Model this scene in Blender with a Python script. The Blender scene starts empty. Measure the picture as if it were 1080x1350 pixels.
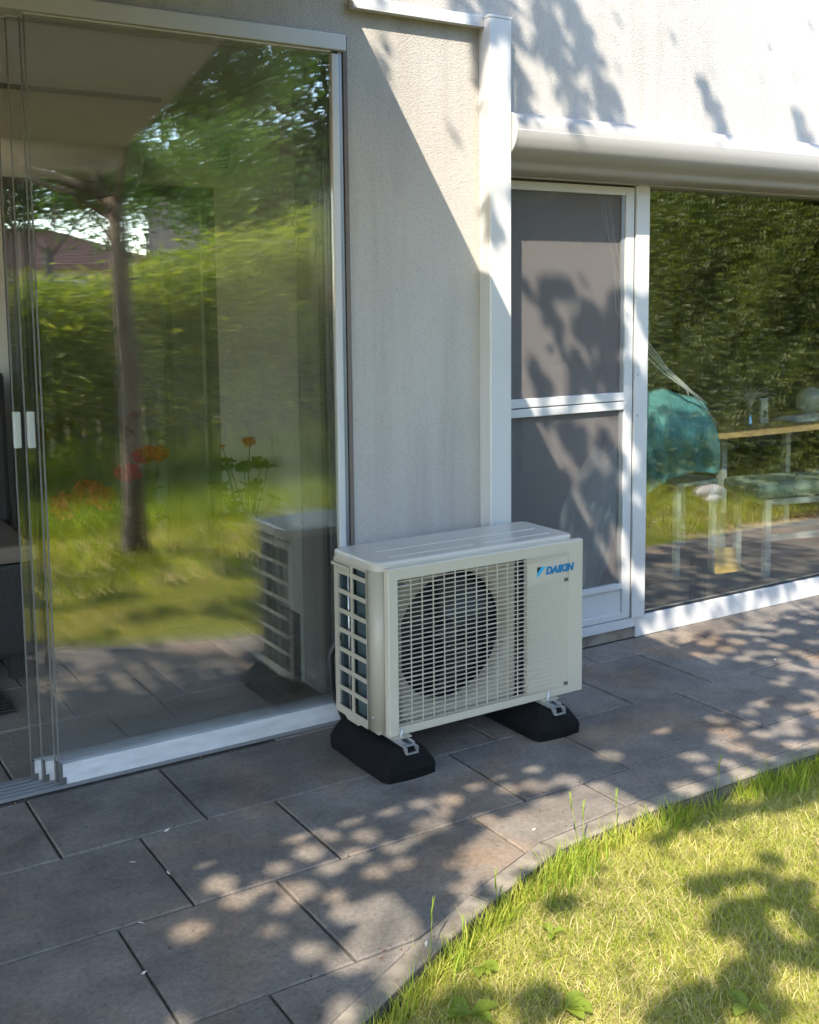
import bpy, bmesh, math, random
import numpy as np
from mathutils import Vector, Matrix, noise

random.seed(7)
RNG = np.random.default_rng(7)
SC = bpy.context.scene
COL = SC.collection

# ------------------------------------------------------------------ camera
H = 1.42
YAW, PITCH, ROLL = .5595, .1114, -.0107
FPX, CX, CY = 1450.15, 540.0, 563.14          # photograph pixels (1080 x 1350)
_cy, _sy, _cp, _sp = math.cos(YAW), math.sin(YAW), math.cos(PITCH), math.sin(PITCH)
FWD = Vector((_sy*_cp, _cy*_cp, -_sp))
_r0 = Vector((_cy, -_sy, 0)); _u0 = _r0.cross(FWD)
_c, _s = math.cos(ROLL), math.sin(ROLL)
RIGHT = _c*_r0 + _s*_u0
UP = -_s*_r0 + _c*_u0
EYE = Vector((0, 0, H))
cd = bpy.data.cameras.new('camera'); cam = bpy.data.objects.new('camera', cd); COL.objects.link(cam)
M = Matrix((RIGHT, UP, -FWD)).transposed().to_4x4(); M.translation = EYE
cam.matrix_world = M
cd.sensor_fit = 'VERTICAL'; cd.sensor_height = 36; cd.sensor_width = 28.8
cd.lens = FPX/1350*36
cd.shift_y = -(675-CY)/1350
cd.shift_x = 0
cd.clip_start = .02; cd.clip_end = 400
SC.camera = cam

# ------------------------------------------------------------------ light
SUN = Vector((1.0, 1.0, -1.40)).normalized()          # direction the light travels
w = bpy.data.worlds.new('World'); SC.world = w; w.use_nodes = True
nt = w.node_tree
sky = nt.nodes.new('ShaderNodeTexSky'); sky.sky_type = 'NISHITA'; sky.sun_disc = False
sky.sun_elevation = math.asin(-SUN.z); sky.sun_rotation = math.radians(225)
sky.air_density = 1.0; sky.dust_density = .45; sky.ozone_density = 1.0
nt.links.new(sky.outputs[0], nt.nodes['Background'].inputs[0])
nt.nodes['Background'].inputs[1].default_value = .15
sd = bpy.data.lights.new('sun', 'SUN'); so = bpy.data.objects.new('sun', sd); COL.objects.link(so)
sd.energy = 2.0; sd.angle = math.radians(.5); sd.color = (1, .90, .76)
so.rotation_euler = SUN.to_track_quat('-Z', 'Y').to_euler(); so.location = (-6, -6, 9)

vs = SC.view_settings
vs.view_transform = 'Standard'; vs.look = 'None'; vs.gamma = 1; vs.use_curve_mapping = False
vs.exposure = 2.5
cy = SC.cycles
cy.use_denoising = True
cy.max_bounces = 10; cy.transparent_max_bounces = 32; cy.glossy_bounces = 5; cy.diffuse_bounces = 4
cy.sample_clamp_indirect = 6
cy.caustics_reflective = False; cy.caustics_refractive = False


def ray(px, py):
    return RIGHT*((px-CX)/FPX) - UP*((py-CY)/FPX) + FWD

def at(px, py, Y):
    d = ray(px, py); return EYE + d*((Y-EYE.y)/d.y)

def atz(px, py, z=0):
    d = ray(px, py); return EYE + d*((z-H)/d.z)

def in_view(p, m=70):
    v = Vector(p)-EYE; z = v.dot(FWD)
    if z <= .05: return False
    x = CX+FPX*v.dot(RIGHT)/z; y = CY-FPX*v.dot(UP)/z
    return -m < x < 1080+m and -m < y < 1350+m

# ------------------------------------------------------------------ materials
def nodes(name):
    m = bpy.data.materials.new(name); m.use_nodes = True
    t = m.node_tree; return m, t, t.nodes['Principled BSDF'], t.nodes['Material Output']

def N(t, typ, **k):
    n = t.nodes.new(typ)
    for a, v in k.items():
        if a.startswith('i_'): n.inputs[a[2:].replace('_', ' ')].default_value = v
        else: setattr(n, a, v)
    return n

def ramp(t, stops, interp='LINEAR'):
    r = t.nodes.new('ShaderNodeValToRGB'); r.color_ramp.interpolation = interp
    e = r.color_ramp.elements
    while len(e) > 1: e.remove(e[-1])
    for i, (p, c) in enumerate(stops):
        x = e[0] if i == 0 else e.new(p)
        x.position = p; x.color = (*c, 1) if len(c) == 3 else c
    return r

def mul(c, k): return tuple(min(1, x*k) for x in c)

def mat(name, base, rough=.5, metal=0, var=.08, scale=6, bump=0, bscale=200, spec=.5, stretch=None, coat=0):
    m, t, b, o = nodes(name); L = t.links.new
    g = N(t, 'ShaderNodeNewGeometry')
    vec = g.outputs['Position']
    if stretch:
        mp = N(t, 'ShaderNodeMapping'); mp.inputs['Scale'].default_value = stretch
        L(vec, mp.inputs['Vector']); vec = mp.outputs[0]
    if var:
        n = N(t, 'ShaderNodeTexNoise', i_Scale=scale, i_Detail=5.0, i_Roughness=.6); L(vec, n.inputs['Vector'])
        r = ramp(t, [(.3, mul(base, 1-var)), (.7, mul(base, 1+var))]); L(n.outputs[0], r.inputs[0])
        L(r.outputs[0], b.inputs['Base Color'])
    else: b.inputs['Base Color'].default_value = (*base, 1)
    b.inputs['Roughness'].default_value = rough; b.inputs['Metallic'].default_value = metal
    b.inputs['Specular IOR Level'].default_value = spec
    b.inputs['Coat Weight'].default_value = coat
    if bump:
        n2 = N(t, 'ShaderNodeTexNoise', i_Scale=bscale, i_Detail=3.0); L(vec, n2.inputs['Vector'])
        bp = N(t, 'ShaderNodeBump', i_Strength=bump, i_Distance=.004); L(n2.outputs[0], bp.inputs['Height'])
        L(bp.outputs[0], b.inputs['Normal'])
    return m

def stucco_mat():
    m, t, b, o = nodes('stucco'); L = t.links.new
    g = N(t, 'ShaderNodeNewGeometry'); P = g.outputs['Position']
    n1 = N(t, 'ShaderNodeTexNoise', i_Scale=1.3, i_Detail=4.0); L(P, n1.inputs['Vector'])
    r1 = ramp(t, [(.3, (.392, .370, .336)), (.7, (.472, .447, .408))]); L(n1.outputs[0], r1.inputs[0])
    mp = N(t, 'ShaderNodeMapping'); mp.inputs['Scale'].default_value = (7, 7, .55); L(P, mp.inputs[0])
    n2 = N(t, 'ShaderNodeTexNoise', i_Scale=1.6, i_Detail=6.0, i_Roughness=.62); L(mp.outputs[0], n2.inputs['Vector'])
    r2 = ramp(t, [(.46, (1, 1, 1)), (.74, (.68, .66, .65))]); L(n2.outputs[0], r2.inputs[0])
    mx = N(t, 'ShaderNodeMix', data_type='RGBA', blend_type='MULTIPLY'); mx.inputs['Factor'].default_value = .5
    L(r1.outputs[0], mx.inputs[6]); L(r2.outputs[0], mx.inputs[7])
    n4 = N(t, 'ShaderNodeTexNoise', i_Scale=170.0, i_Detail=2.0); L(P, n4.inputs['Vector'])
    r4 = ramp(t, [(.30, (.84, .84, .84)), (.5, (1, 1, 1))]); L(n4.outputs[0], r4.inputs[0])
    mx2 = N(t, 'ShaderNodeMix', data_type='RGBA', blend_type='MULTIPLY'); mx2.inputs['Factor'].default_value = .8
    L(mx.outputs[2], mx2.inputs[6]); L(r4.outputs[0], mx2.inputs[7])
    L(mx2.outputs[2], b.inputs['Base Color'])
    b.inputs['Roughness'].default_value = .92; b.inputs['Specular IOR Level'].default_value = .2
    v = N(t, 'ShaderNodeTexVoronoi', i_Scale=210.0); L(P, v.inputs['Vector'])
    ad = N(t, 'ShaderNodeMath', operation='ADD'); L(n4.outputs[0], ad.inputs[0]); L(v.outputs[0], ad.inputs[1])
    bp = N(t, 'ShaderNodeBump', i_Strength=.5, i_Distance=.003); L(ad.outputs[0], bp.inputs['Height'])
    L(bp.outputs[0], b.inputs['Normal'])
    return m

def slab_mat(name='slab', lo=(.108, .098, .087), hi=(.240, .215, .185)):
    m, t, b, o = nodes(name); L = t.links.new
    g = N(t, 'ShaderNodeNewGeometry'); P = g.outputs['Position']
    oi = N(t, 'ShaderNodeObjectInfo')
    n1 = N(t, 'ShaderNodeTexNoise', i_Scale=4.5, i_Detail=7.0, i_Roughness=.65); L(P, n1.inputs['Vector'])
    r1 = ramp(t, [(.3, lo), (.72, hi)]); L(n1.outputs[0], r1.inputs[0])
    n2 = N(t, 'ShaderNodeTexNoise', i_Scale=420.0, i_Detail=2.0); L(P, n2.inputs['Vector'])
    r2 = ramp(t, [(.3, (.62, .62, .62)), (.5, (1, 1, 1)), (.72, (1.0, 1.0, 1.0)), (.8, (1.7, 1.65, 1.6))]); L(n2.outputs[0], r2.inputs[0])
    mx = N(t, 'ShaderNodeMix', data_type='RGBA', blend_type='MULTIPLY'); mx.inputs['Factor'].default_value = .8
    L(r1.outputs[0], mx.inputs[6]); L(r2.outputs[0], mx.inputs[7])
    n5 = N(t, 'ShaderNodeTexNoise', i_Scale=70.0, i_Detail=6.0, i_Roughness=.75); L(P, n5.inputs['Vector'])
    r5 = ramp(t, [(.32, (.66, .66, .67)), (.5, (1, 1, 1)), (.70, (1.28, 1.26, 1.22))]); L(n5.outputs[0], r5.inputs[0])
    mg = N(t, 'ShaderNodeMix', data_type='RGBA', blend_type='MULTIPLY'); mg.inputs['Factor'].default_value = .85
    L(mx.outputs[2], mg.inputs[6]); L(r5.outputs[0], mg.inputs[7]); mx = mg
    # brown rust-like stains
    n3 = N(t, 'ShaderNodeTexNoise', i_Scale=2.1, i_Detail=5.0, i_Distortion=.8); L(P, n3.inputs['Vector'])
    r3 = ramp(t, [(.50, (0, 0, 0)), (.72, (1, 1, 1))]); L(n3.outputs[0], r3.inputs[0])
    mx2 = N(t, 'ShaderNodeMix', data_type='RGBA'); L(r3.outputs[0], mx2.inputs['Factor'])
    L(mx.outputs[2], mx2.inputs[6])
    tint = N(t, 'ShaderNodeMix', data_type='RGBA', blend_type='MULTIPLY'); tint.inputs['Factor'].default_value = 1
    L(mx.outputs[2], tint.inputs[6]); tint.inputs[7].default_value = (1.25, 1.0, .80, 1)
    L(tint.outputs[2], mx2.inputs[7])
    vr = ramp(t, [(0, (.84, .85, .86)), (1, (1.16, 1.13, 1.09))]); L(oi.outputs['Random'], vr.inputs[0])
    mx3 = N(t, 'ShaderNodeMix', data_type='RGBA', blend_type='MULTIPLY'); mx3.inputs['Factor'].default_value = 1
    L(mx2.outputs[2], mx3.inputs[6]); L(vr.outputs[0], mx3.inputs[7])
    L(mx3.outputs[2], b.inputs['Base Color'])
    b.inputs['Roughness'].default_value = .82; b.inputs['Specular IOR Level'].default_value = .3
    ad = N(t, 'ShaderNodeMath', operation='MULTIPLY_ADD'); L(n1.outputs[0], ad.inputs[0]); ad.inputs[1].default_value = 1.5; L(n2.outputs[0], ad.inputs[2])
    bp = N(t, 'ShaderNodeBump', i_Strength=.55, i_Distance=.003); L(ad.outputs[0], bp.inputs['Height'])
    L(bp.outputs[0], b.inputs['Normal'])
    return m

def glass_mat(name, ior=1.52, tint=(.93, .96, .94), rough=0.0):
    m = bpy.data.materials.new(name); m.use_nodes = True; t = m.node_tree; t.nodes.clear(); L = t.links.new
    o = N(t, 'ShaderNodeOutputMaterial'); mix = N(t, 'ShaderNodeMixShader')
    tr = N(t, 'ShaderNodeBsdfTransparent'); tr.inputs[0].default_value = (*tint, 1)
    gl = N(t, 'ShaderNodeBsdfGlossy'); gl.inputs['Roughness'].default_value = rough; gl.inputs[0].default_value = (1, 1, 1, 1)
    g = N(t, 'ShaderNodeNewGeometry')
    mi = N(t, 'ShaderNodeMix', data_type='FLOAT'); L(g.outputs['Backfacing'], mi.inputs[0])
    mi.inputs[2].default_value = ior; mi.inputs[3].default_value = 1/ior
    f = N(t, 'ShaderNodeFresnel'); L(mi.outputs[0], f.inputs['IOR'])
    # real float glass is slightly wavy
    n = N(t, 'ShaderNodeTexNoise', i_Scale=1.7, i_Detail=1.0); L(g.outputs['Position'], n.inputs['Vector'])
    bp = N(t, 'ShaderNodeBump', i_Strength=.02, i_Distance=.010); L(n.outputs[0], bp.inputs['Height'])
    L(bp.outputs[0], gl.inputs['Normal'])
    L(f.outputs[0], mix.inputs[0]); L(tr.outputs[0], mix.inputs[1]); L(gl.outputs[0], mix.inputs[2]); L(mix.outputs[0], o.inputs[0])
    return m

def leaf_mat(name, cols, trans=.35, rough=.5, patch=None):
    """cols: ramp colours picked at random per leaf."""
    m, t, b, o = nodes(name); L = t.links.new
    g = N(t, 'ShaderNodeNewGeometry')
    r = ramp(t, [(i/max(1, len(cols)-1), c) for i, c in enumerate(cols)])
    fac = g.outputs['Random Per Island']
    if patch:
        n = N(t, 'ShaderNodeTexNoise', i_Scale=patch, i_Detail=3.0); L(g.outputs['Position'], n.inputs['Vector'])
        a = N(t, 'ShaderNodeMath', operation='MULTIPLY_ADD'); L(n.outputs[0], a.inputs[0]); a.inputs[1].default_value = 1.5; a.inputs[2].default_value = -.55
        c = N(t, 'ShaderNodeMix', data_type='FLOAT'); c.inputs[0].default_value = .55; L(fac, c.inputs[2]); L(a.outputs[0], c.inputs[3])
        fac = c.outputs[0]
    L(fac, r.inputs[0]); L(r.outputs[0], b.inputs['Base Color'])
    b.inputs['Roughness'].default_value = rough; b.inputs['Specular IOR Level'].default_value = .3
    tl = N(t, 'ShaderNodeBsdfTranslucent'); 
    mt = N(t, 'ShaderNodeMix', data_type='RGBA', blend_type='MULTIPLY'); mt.inputs['Factor'].default_value = 1
    L(r.outputs[0], mt.inputs[6]); mt.inputs[7].default_value = (1.5, 1.5, .7, 1); L(mt.outputs[2], tl.inputs[0])
    mx = N(t, 'ShaderNodeMixShader'); mx.inputs[0].default_value = trans
    L(b.outputs[0], mx.inputs[1]); L(tl.outputs[0], mx.inputs[2]); L(mx.outputs[0], o.inputs[0])
    return m

def mesh_screen_mat():
    """woven fly screen: opaque grey threads, open between them"""
    m, t, b, o = nodes('fly_screen'); L = t.links.new
    b.inputs['Base Color'].default_value = (.155, .142, .137, 1); b.inputs['Roughness'].default_value = .7
    g = N(t, 'ShaderNodeNewGeometry')
    mp = N(t, 'ShaderNodeMapping'); L(g.outputs['Position'], mp.inputs[0]); mp.inputs['Scale'].default_value = (1, 0, 1)
    sx = N(t, 'ShaderNodeSeparateXYZ'); L(g.outputs['Position'], sx.inputs[0])
    outs = []
    for ax in ('X', 'Z'):
        s = N(t, 'ShaderNodeMath', operation='MULTIPLY'); L(sx.outputs[ax], s.inputs[0]); s.inputs[1].default_value = 2*math.pi/.0034
        c = N(t, 'ShaderNodeMath', operation='SINE'); L(s.outputs[0], c.inputs[0]); outs.append(c)
    mxn = N(t, 'ShaderNodeMath', operation='MAXIMUM'); L(outs[0].outputs[0], mxn.inputs[0]); L(outs[1].outputs[0], mxn.inputs[1])
    r = ramp(t, [(.40, (.34, .34, .34)), (.95, (.86, .86, .86))]); L(mxn.outputs[0], r.inputs[0])
    tr = N(t, 'ShaderNodeBsdfTransparent')
    mx = N(t, 'ShaderNodeMixShader'); L(r.outputs[0], mx.inputs[0]); L(tr.outputs[0], mx.inputs[1]); L(b.outputs[0], mx.inputs[2]); L(mx.outputs[0], o.inputs[0])
    return m

def cloth_mat(name, base, trans=.4):
    m, t, b, o = nodes(name); L = t.links.new
    g = N(t, 'ShaderNodeNewGeometry')
    mp = N(t, 'ShaderNodeMapping'); mp.inputs['Scale'].default_value = (60, 60, 3); L(g.outputs['Position'], mp.inputs[0])
    n = N(t, 'ShaderNodeTexNoise', i_Scale=1.0, i_Detail=4.0); L(mp.outputs[0], n.inputs['Vector'])
    r = ramp(t, [(.3, mul(base, .75)), (.7, mul(base, 1.15))]); L(n.outputs[0], r.inputs[0])
    L(r.outputs[0], b.inputs['Base Color']); b.inputs['Roughness'].default_value = .8
    bp = N(t, 'ShaderNodeBump', i_Strength=.4, i_Distance=.004); L(n.outputs[0], bp.inputs['Height']); L(bp.outputs[0], b.inputs['Normal'])
    tl = N(t, 'ShaderNodeBsdfTranslucent'); L(r.outputs[0], tl.inputs[0])
    mx = N(t, 'ShaderNodeMixShader'); mx.inputs[0].default_value = trans
    L(b.outputs[0], mx.inputs[1]); L(tl.outputs[0], mx.inputs[2]); L(mx.outputs[0], o.inputs[0])
    return m

MT = {}
MT['stucco'] = stucco_mat()
MT['ceil_in'] = mat('loggia_ceiling', (.84, .83, .78), .9, var=.04)
MT['stucco_in'] = mat('loggia_plaster', (.56, .54, .48), .9, var=.06, bump=.2, bscale=160)
MT['white'] = mat('white_lacquer', (.50, .50, .49), .38, var=.05, scale=3, bump=.03, bscale=60)
MT['white_rail'] = mat('brushed_white_aluminium', (.60, .61, .62), .42, metal=.15, var=.14, scale=9, stretch=(1, 1, 4))
MT['alu_dark'] = mat('grey_plastic', (.09, .09, .088), .5)
MT['alu'] = mat('grey_aluminium', (.30, .31, .32), .4, metal=.5)
MT['seal'] = mat('grey_seal', (.13, .13, .12), .6)
MT['brown'] = mat('brown_sealant', (.15, .12, .10), .7)
MT['slab'] = slab_mat()
MT['slab_in'] = slab_mat('slab_indoor', (.16, .15, .135), (.25, .235, .215))
MT['kerb'] = mat('kerb_concrete', (.20, .172, .135), .92, var=.45, scale=14, bump=.5, bscale=240)
MT['sand'] = mat('joint_sand', (.075, .068, .058), .95, var=.35, scale=60, bump=.6)
MT['soil'] = mat('lawn_soil', (.38, .29, .14), .95, var=.45, scale=25, bump=.8, bscale=90)
MT['ivory'] = mat('ivory_powder_coat', (.37, .335, .26), .42, var=.03, bump=.02, bscale=300)
MT['panel'] = mat('pale_grille_plastic', (.49, .445, .36), .4, var=.03)
MT['lid'] = mat('lid_enamel', (.47, .435, .375), .22, var=.05, scale=3)
MT['coil'] = mat('coil_fins', (.055, .085, .09), .5, metal=.4, var=.2, stretch=(1, 1, 90), scale=3)
MT['dark'] = mat('dark_plastic', (.022, .022, .023), .5)
MT['fan'] = mat('fan_grey', (.022, .022, .023), .45)
MT['rubber'] = mat('black_rubber', (.006, .0062, .0065), .85, var=.3, scale=30, bump=.3, bscale=350, spec=.18)
MT['zinc'] = mat('galvanised_steel', (.50, .51, .52), .5, metal=.75, var=.15, scale=60)
MT['blue'] = mat('blue_print', (.006, .17, .36), .4, var=0)
MT['cyan'] = mat('cyan_print', (.02, .36, .62), .4, var=0)
MT['blackp'] = mat('black_print', (.012, .013, .015), .4, var=0)
MT['cable'] = mat('black_cable', (.015, .015, .015), .55)
MT['awning'] = mat('white_awning_shell', (.34, .33, .31), .75, var=.04, scale=2.5, spec=.15)
MT['fabric'] = cloth_mat('awning_cloth', (.40, .39, .355), .2)
MT['glass'] = glass_mat('sliding_glass', 1.92, tint=(.993, .997, .993))
MT['glass2'] = glass_mat('window_glass', 2.15, tint=(.97, .98, .97))
MT['screen'] = mesh_screen_mat()
MT['handle'] = mat('pale_handle_plastic', (.40, .43, .40), .3)
MT['teal'] = cloth_mat('turquoise_cloth', (.28, .72, .74), .45)
MT['teal_lit'] = cloth_mat('sunlit_turquoise_cloth', (.62, .86, .94), .3)  # same turquoise cloth, its sunlit look put into the paler colour
MT['rope'] = mat('white_rope', (.72, .74, .70), .8)
MT['oak'] = mat('light_oak', (.52, .36, .17), .5, var=.2, scale=12, stretch=(1, 8, 8))
MT['greypaint'] = mat('grey_green_metal', (.45, .50, .48), .4)
MT['cushion'] = mat('green_vinyl', (.28, .37, .31), .45, bump=.1, bscale=40)
MT['paper'] = mat('white_paper', (.70, .69, .65), .8)
MT['card'] = mat('yellow_card', (.78, .52, .14), .7)
MT['ball'] = mat('pale_balloon', (.42, .47, .45), .3)
MT['room'] = mat('dim_room_paint', (.13, .125, .12), .9)  # off-white walls, the room's dimness put into a darker colour
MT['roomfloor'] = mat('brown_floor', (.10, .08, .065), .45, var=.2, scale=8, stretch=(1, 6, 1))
MT['rattan'] = mat('dark_rattan', (.022, .02, .019), .6, bump=.8, bscale=110)
MT['beige'] = mat('beige_cushion_cloth', (.15, .125, .10), .9, bump=.2)
MT['bark'] = mat('tree_bark', (.145, .115, .088), .95, var=.45, scale=22, stretch=(1, 1, .22), bump=1.0, bscale=55)
MT['leaf'] = leaf_mat('tree_leaf', [(.030, .070, .012), (.055, .125, .018), (.095, .175, .025)], .42)
MT['leaf2'] = leaf_mat('far_tree_leaf', [(.030, .065, .014), (.050, .10, .02), (.08, .14, .03)], .35)
MT['bamboo'] = leaf_mat('bamboo_leaf', [(.07, .12, .015), (.18, .24, .025), (.32, .33, .05), (.15, .21, .025)], .45)
MT['cane'] = mat('bamboo_cane', (.12, .12, .045), .5, var=.4, scale=14)
MT['yew'] = leaf_mat('hedge_leaf', [(.065, .09, .024), (.115, .145, .034), (.19, .21, .05), (.28, .265, .075)], .35, patch=2.2)
MT['grass'] = leaf_mat('grass_blade', [(.15, .22, .02), (.27, .33, .032), (.42, .43, .075), (.58, .50, .18), (.66, .55, .28)], .35, rough=.6, patch=2.6)
MT['straw'] = leaf_mat('dry_straw', [(.28, .29, .07), (.46, .40, .15), (.58, .49, .25)], .2, rough=.7)
MT['grass_g'] = leaf_mat('green_grass_blade', [(.14, .23, .02), (.27, .36, .04), (.42, .44, .09)], .4, rough=.6)
MT['weed'] = leaf_mat('weed_leaf', [(.16, .23, .025), (.25, .31, .045)], .4)
MT['ger_leaf'] = leaf_mat('geranium_leaf', [(.03, .06, .02), (.05, .10, .03)], .2)
MT['red'] = leaf_mat('red_petal', [(.36, .0, .02), (.50, .004, .035)], .3)
MT['terra'] = mat('terracotta', (.32, .12, .06), .8)
MT['fence'] = mat('dark_backing_boards', (.030, .028, .025), .85, var=.35, scale=10, stretch=(3, 3, .3))  # near black tone of the backings added behind bamboo and hedge
MT['mulch'] = leaf_mat('bark_mulch', [(.07, .035, .02), (.16, .08, .045), (.24, .13, .09)], 0, .9)
MT['stone'] = mat('pale_stone', (.40, .37, .35), .85, var=.25, scale=12, bump=.6, bscale=40)
MT['rooftile'] = mat('brown_roof_tile', (.16, .085, .062), .75, var=.25, scale=9)
MT['render_far'] = mat('far_render', (.45, .42, .37), .9)
MT['darkblock'] = mat('dark_render', (.04, .039, .04), .9)
MT['winfar'] = mat('far_window', (.04, .05, .06), .1)
MT['dry'] = mat('dry_petal', (.62, .58, .50), .8)

# ------------------------------------------------------------------ builders
OFF = {}

def link(o, parent=None):
    COL.objects.link(o)
    if parent is not None:
        o.parent = parent; OFF[o.name] = OFF.get(parent.name, Vector((0, 0, 0)))
    return o

def tag(o, label=None, cat=None, group=None, kind=None):
    if label: o['label'] = label
    if cat: o['category'] = cat
    if group: o['group'] = group
    if kind: o['kind'] = kind
    return o

def thing(name, label, cat, loc=(0, 0, 0), group=None):
    o = bpy.data.objects.new(name, None); o.empty_display_size = .1; o.location = loc
    COL.objects.link(o); OFF[o.name] = Vector(loc)
    return tag(o, label, cat, group)

def struct(name):
    o = bpy.data.objects.new(name, None); COL.objects.link(o); OFF[o.name] = Vector((0, 0, 0)); o['kind'] = 'structure'
    return o

class MB:
    """collects simple solids (world coordinates), then links them as ONE mesh object"""
    def __init__(s): s.v = []; s.f = []; s.sm = []
    def add(s, vs, fs, smooth=False):
        n = len(s.v); s.v += [tuple(p) for p in vs]; s.f += [tuple(i+n for i in f) for f in fs]; s.sm += [smooth]*len(fs); return s
    def box(s, x0, x1, y0, y1, z0, z1):
        vs = [(x, y, z) for z in (z0, z1) for y in (y0, y1) for x in (x0, x1)]
        return s.add(vs, [(0, 2, 3, 1), (4, 5, 7, 6), (0, 1, 5, 4), (2, 6, 7, 3), (0, 4, 6, 2), (1, 3, 7, 5)])
    def rbox(s, x0, x1, y0, y1, z0, z1, b=.003):
        """box with chamfered edges"""
        bm = bmesh.new(); bmesh.ops.create_cube(bm, size=1)
        for v in bm.verts: v.co = Vector(((x0+x1)/2+v.co.x*(x1-x0), (y0+y1)/2+v.co.y*(y1-y0), (z0+z1)/2+v.co.z*(z1-z0)))
        bmesh.ops.bevel(bm, geom=bm.edges[:], offset=b, segments=2, affect='EDGES', profile=.6)
        return s.bm(bm)
    def bm(s, bm, mtx=None, smooth=False):
        bm.verts.index_update()
        s.add([(mtx @ v.co if mtx else v.co) for v in bm.verts], [[v.index for v in f.verts] for f in bm.faces], smooth); bm.free(); return s
    def tube(s, pts, r, n=8, cap=True, smooth=True):
        pts = [Vector(p) for p in pts]; rs = r if isinstance(r, (list, tuple)) else [r]*len(pts)
        vs = []; up = Vector((0, 0, 1))
        prev = None
        for i, p in enumerate(pts):
            d = (pts[min(i+1, len(pts)-1)]-pts[max(i-1, 0)]).normalized()
            a = prev if prev is not None else (up if abs(d.z) < .95 else Vector((1, 0, 0)))
            a = (a - d*a.dot(d)); a = a.normalized() if a.length > 1e-6 else d.orthogonal().normalized()
            prev = a; b = d.cross(a)
            for k in range(n):
                t = 2*math.pi*k/n; vs.append(p+(a*math.cos(t)+b*math.sin(t))*rs[i])
        fs = []
        for i in range(len(pts)-1):
            for k in range(n):
                fs.append((i*n+k, i*n+(k+1) % n, (i+1)*n+(k+1) % n, (i+1)*n+k))
        s.add(vs, fs, smooth)
        if cap:
            m = len(s.v)-len(vs)
            s.f += [tuple(m+k for k in reversed(range(n))), tuple(m+(len(pts)-1)*n+k for k in range(n))]; s.sm += [False, False]
        return s
    def prism(s, prof, axis, a, b, smooth=False):
        """closed profile [(u,v)] extruded along 'X' (u=y,v=z), 'Y' (u=x,v=z) or 'Z' (u=x,v=y)"""
        def P(u, v, w): return {'X': (w, u, v), 'Y': (u, w, v), 'Z': (u, v, w)}[axis]
        n = len(prof); vs = [P(u, v, w) for w in (a, b) for u, v in prof]
        fs = [(k, (k+1) % n, n+(k+1) % n, n+k) for k in range(n)]
        s.add(vs, fs, smooth)
        m = len(s.v)-2*n
        s.f += [tuple(m+k for k in reversed(range(n))), tuple(m+n+k for k in range(n))]; s.sm += [False, False]
        return s
    def lathe(s, prof, c, n=24, smooth=True, axis='Z'):
        vs = []; 
        for r, z in prof:
            for k in range(n):
                t = 2*math.pi*k/n
                q = (r*math.cos(t), r*math.sin(t), z)
                if axis == 'Y': q = (q[0], q[2], q[1])
                if axis == 'X': q = (q[2], q[0], q[1])
                vs.append((c[0]+q[0], c[1]+q[1], c[2]+q[2]))
        fs = [(i*n+k, i*n+(k+1) % n, (i+1)*n+(k+1) % n, (i+1)*n+k) for i in range(len(prof)-1) for k in range(n)]
        return s.add(vs, fs, smooth)
    def build(s, name, m, parent=None, recalc=True):
        o = bpy.data.objects.new(name, None if False else bpy.data.meshes.new(name)); link(o, parent)
        off = OFF.get(o.name, Vector((0, 0, 0))) if parent is not None else Vector((0, 0, 0))
        me = o.data
        me.from_pydata([(p[0]-off.x, p[1]-off.y, p[2]-off.z) for p in s.v], [], s.f)
        me.polygons.foreach_set('use_smooth', s.sm)
        if recalc:
            bm = bmesh.new(); bm.from_mesh(me); bmesh.ops.recalc_face_normals(bm, faces=bm.faces[:]); bm.to_mesh(me); bm.free()
        me.materials.append(MT[m] if isinstance(m, str) else m)
        return o

def rebase(o, loc):
    """give a top-level mesh its own base point"""
    loc = Vector(loc); o.data.transform(Matrix.Translation(-loc)); o.location = loc; OFF[o.name] = loc; return o

def raw_mesh(name, co, faces_flat, totals, m, parent=None, smooth=False):
    o = bpy.data.objects.new(name, bpy.data.meshes.new(name)); link(o, parent)
    off = np.array(OFF.get(o.name, (0, 0, 0)) if parent is not None else (0, 0, 0), float)
    me = o.data; co = np.asarray(co, float)-off
    me.vertices.add(len(co)); me.vertices.foreach_set('co', co.astype(np.float32).ravel())
    faces_flat = np.asarray(faces_flat, np.int32).ravel(); totals = np.asarray(totals, np.int32)
    me.loops.add(len(faces_flat)); me.loops.foreach_set('vertex_index', faces_flat)
    me.polygons.add(len(totals)); starts = np.concatenate(([0], np.cumsum(totals)[:-1])).astype(np.int32)
    me.polygons.foreach_set('loop_start', starts); me.polygons.foreach_set('loop_total', totals)
    if smooth: me.polygons.foreach_set('use_smooth', np.ones(len(totals), bool))
    me.update(calc_edges=True); me.materials.append(MT[m] if isinstance(m, str) else m)
    return o

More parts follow.
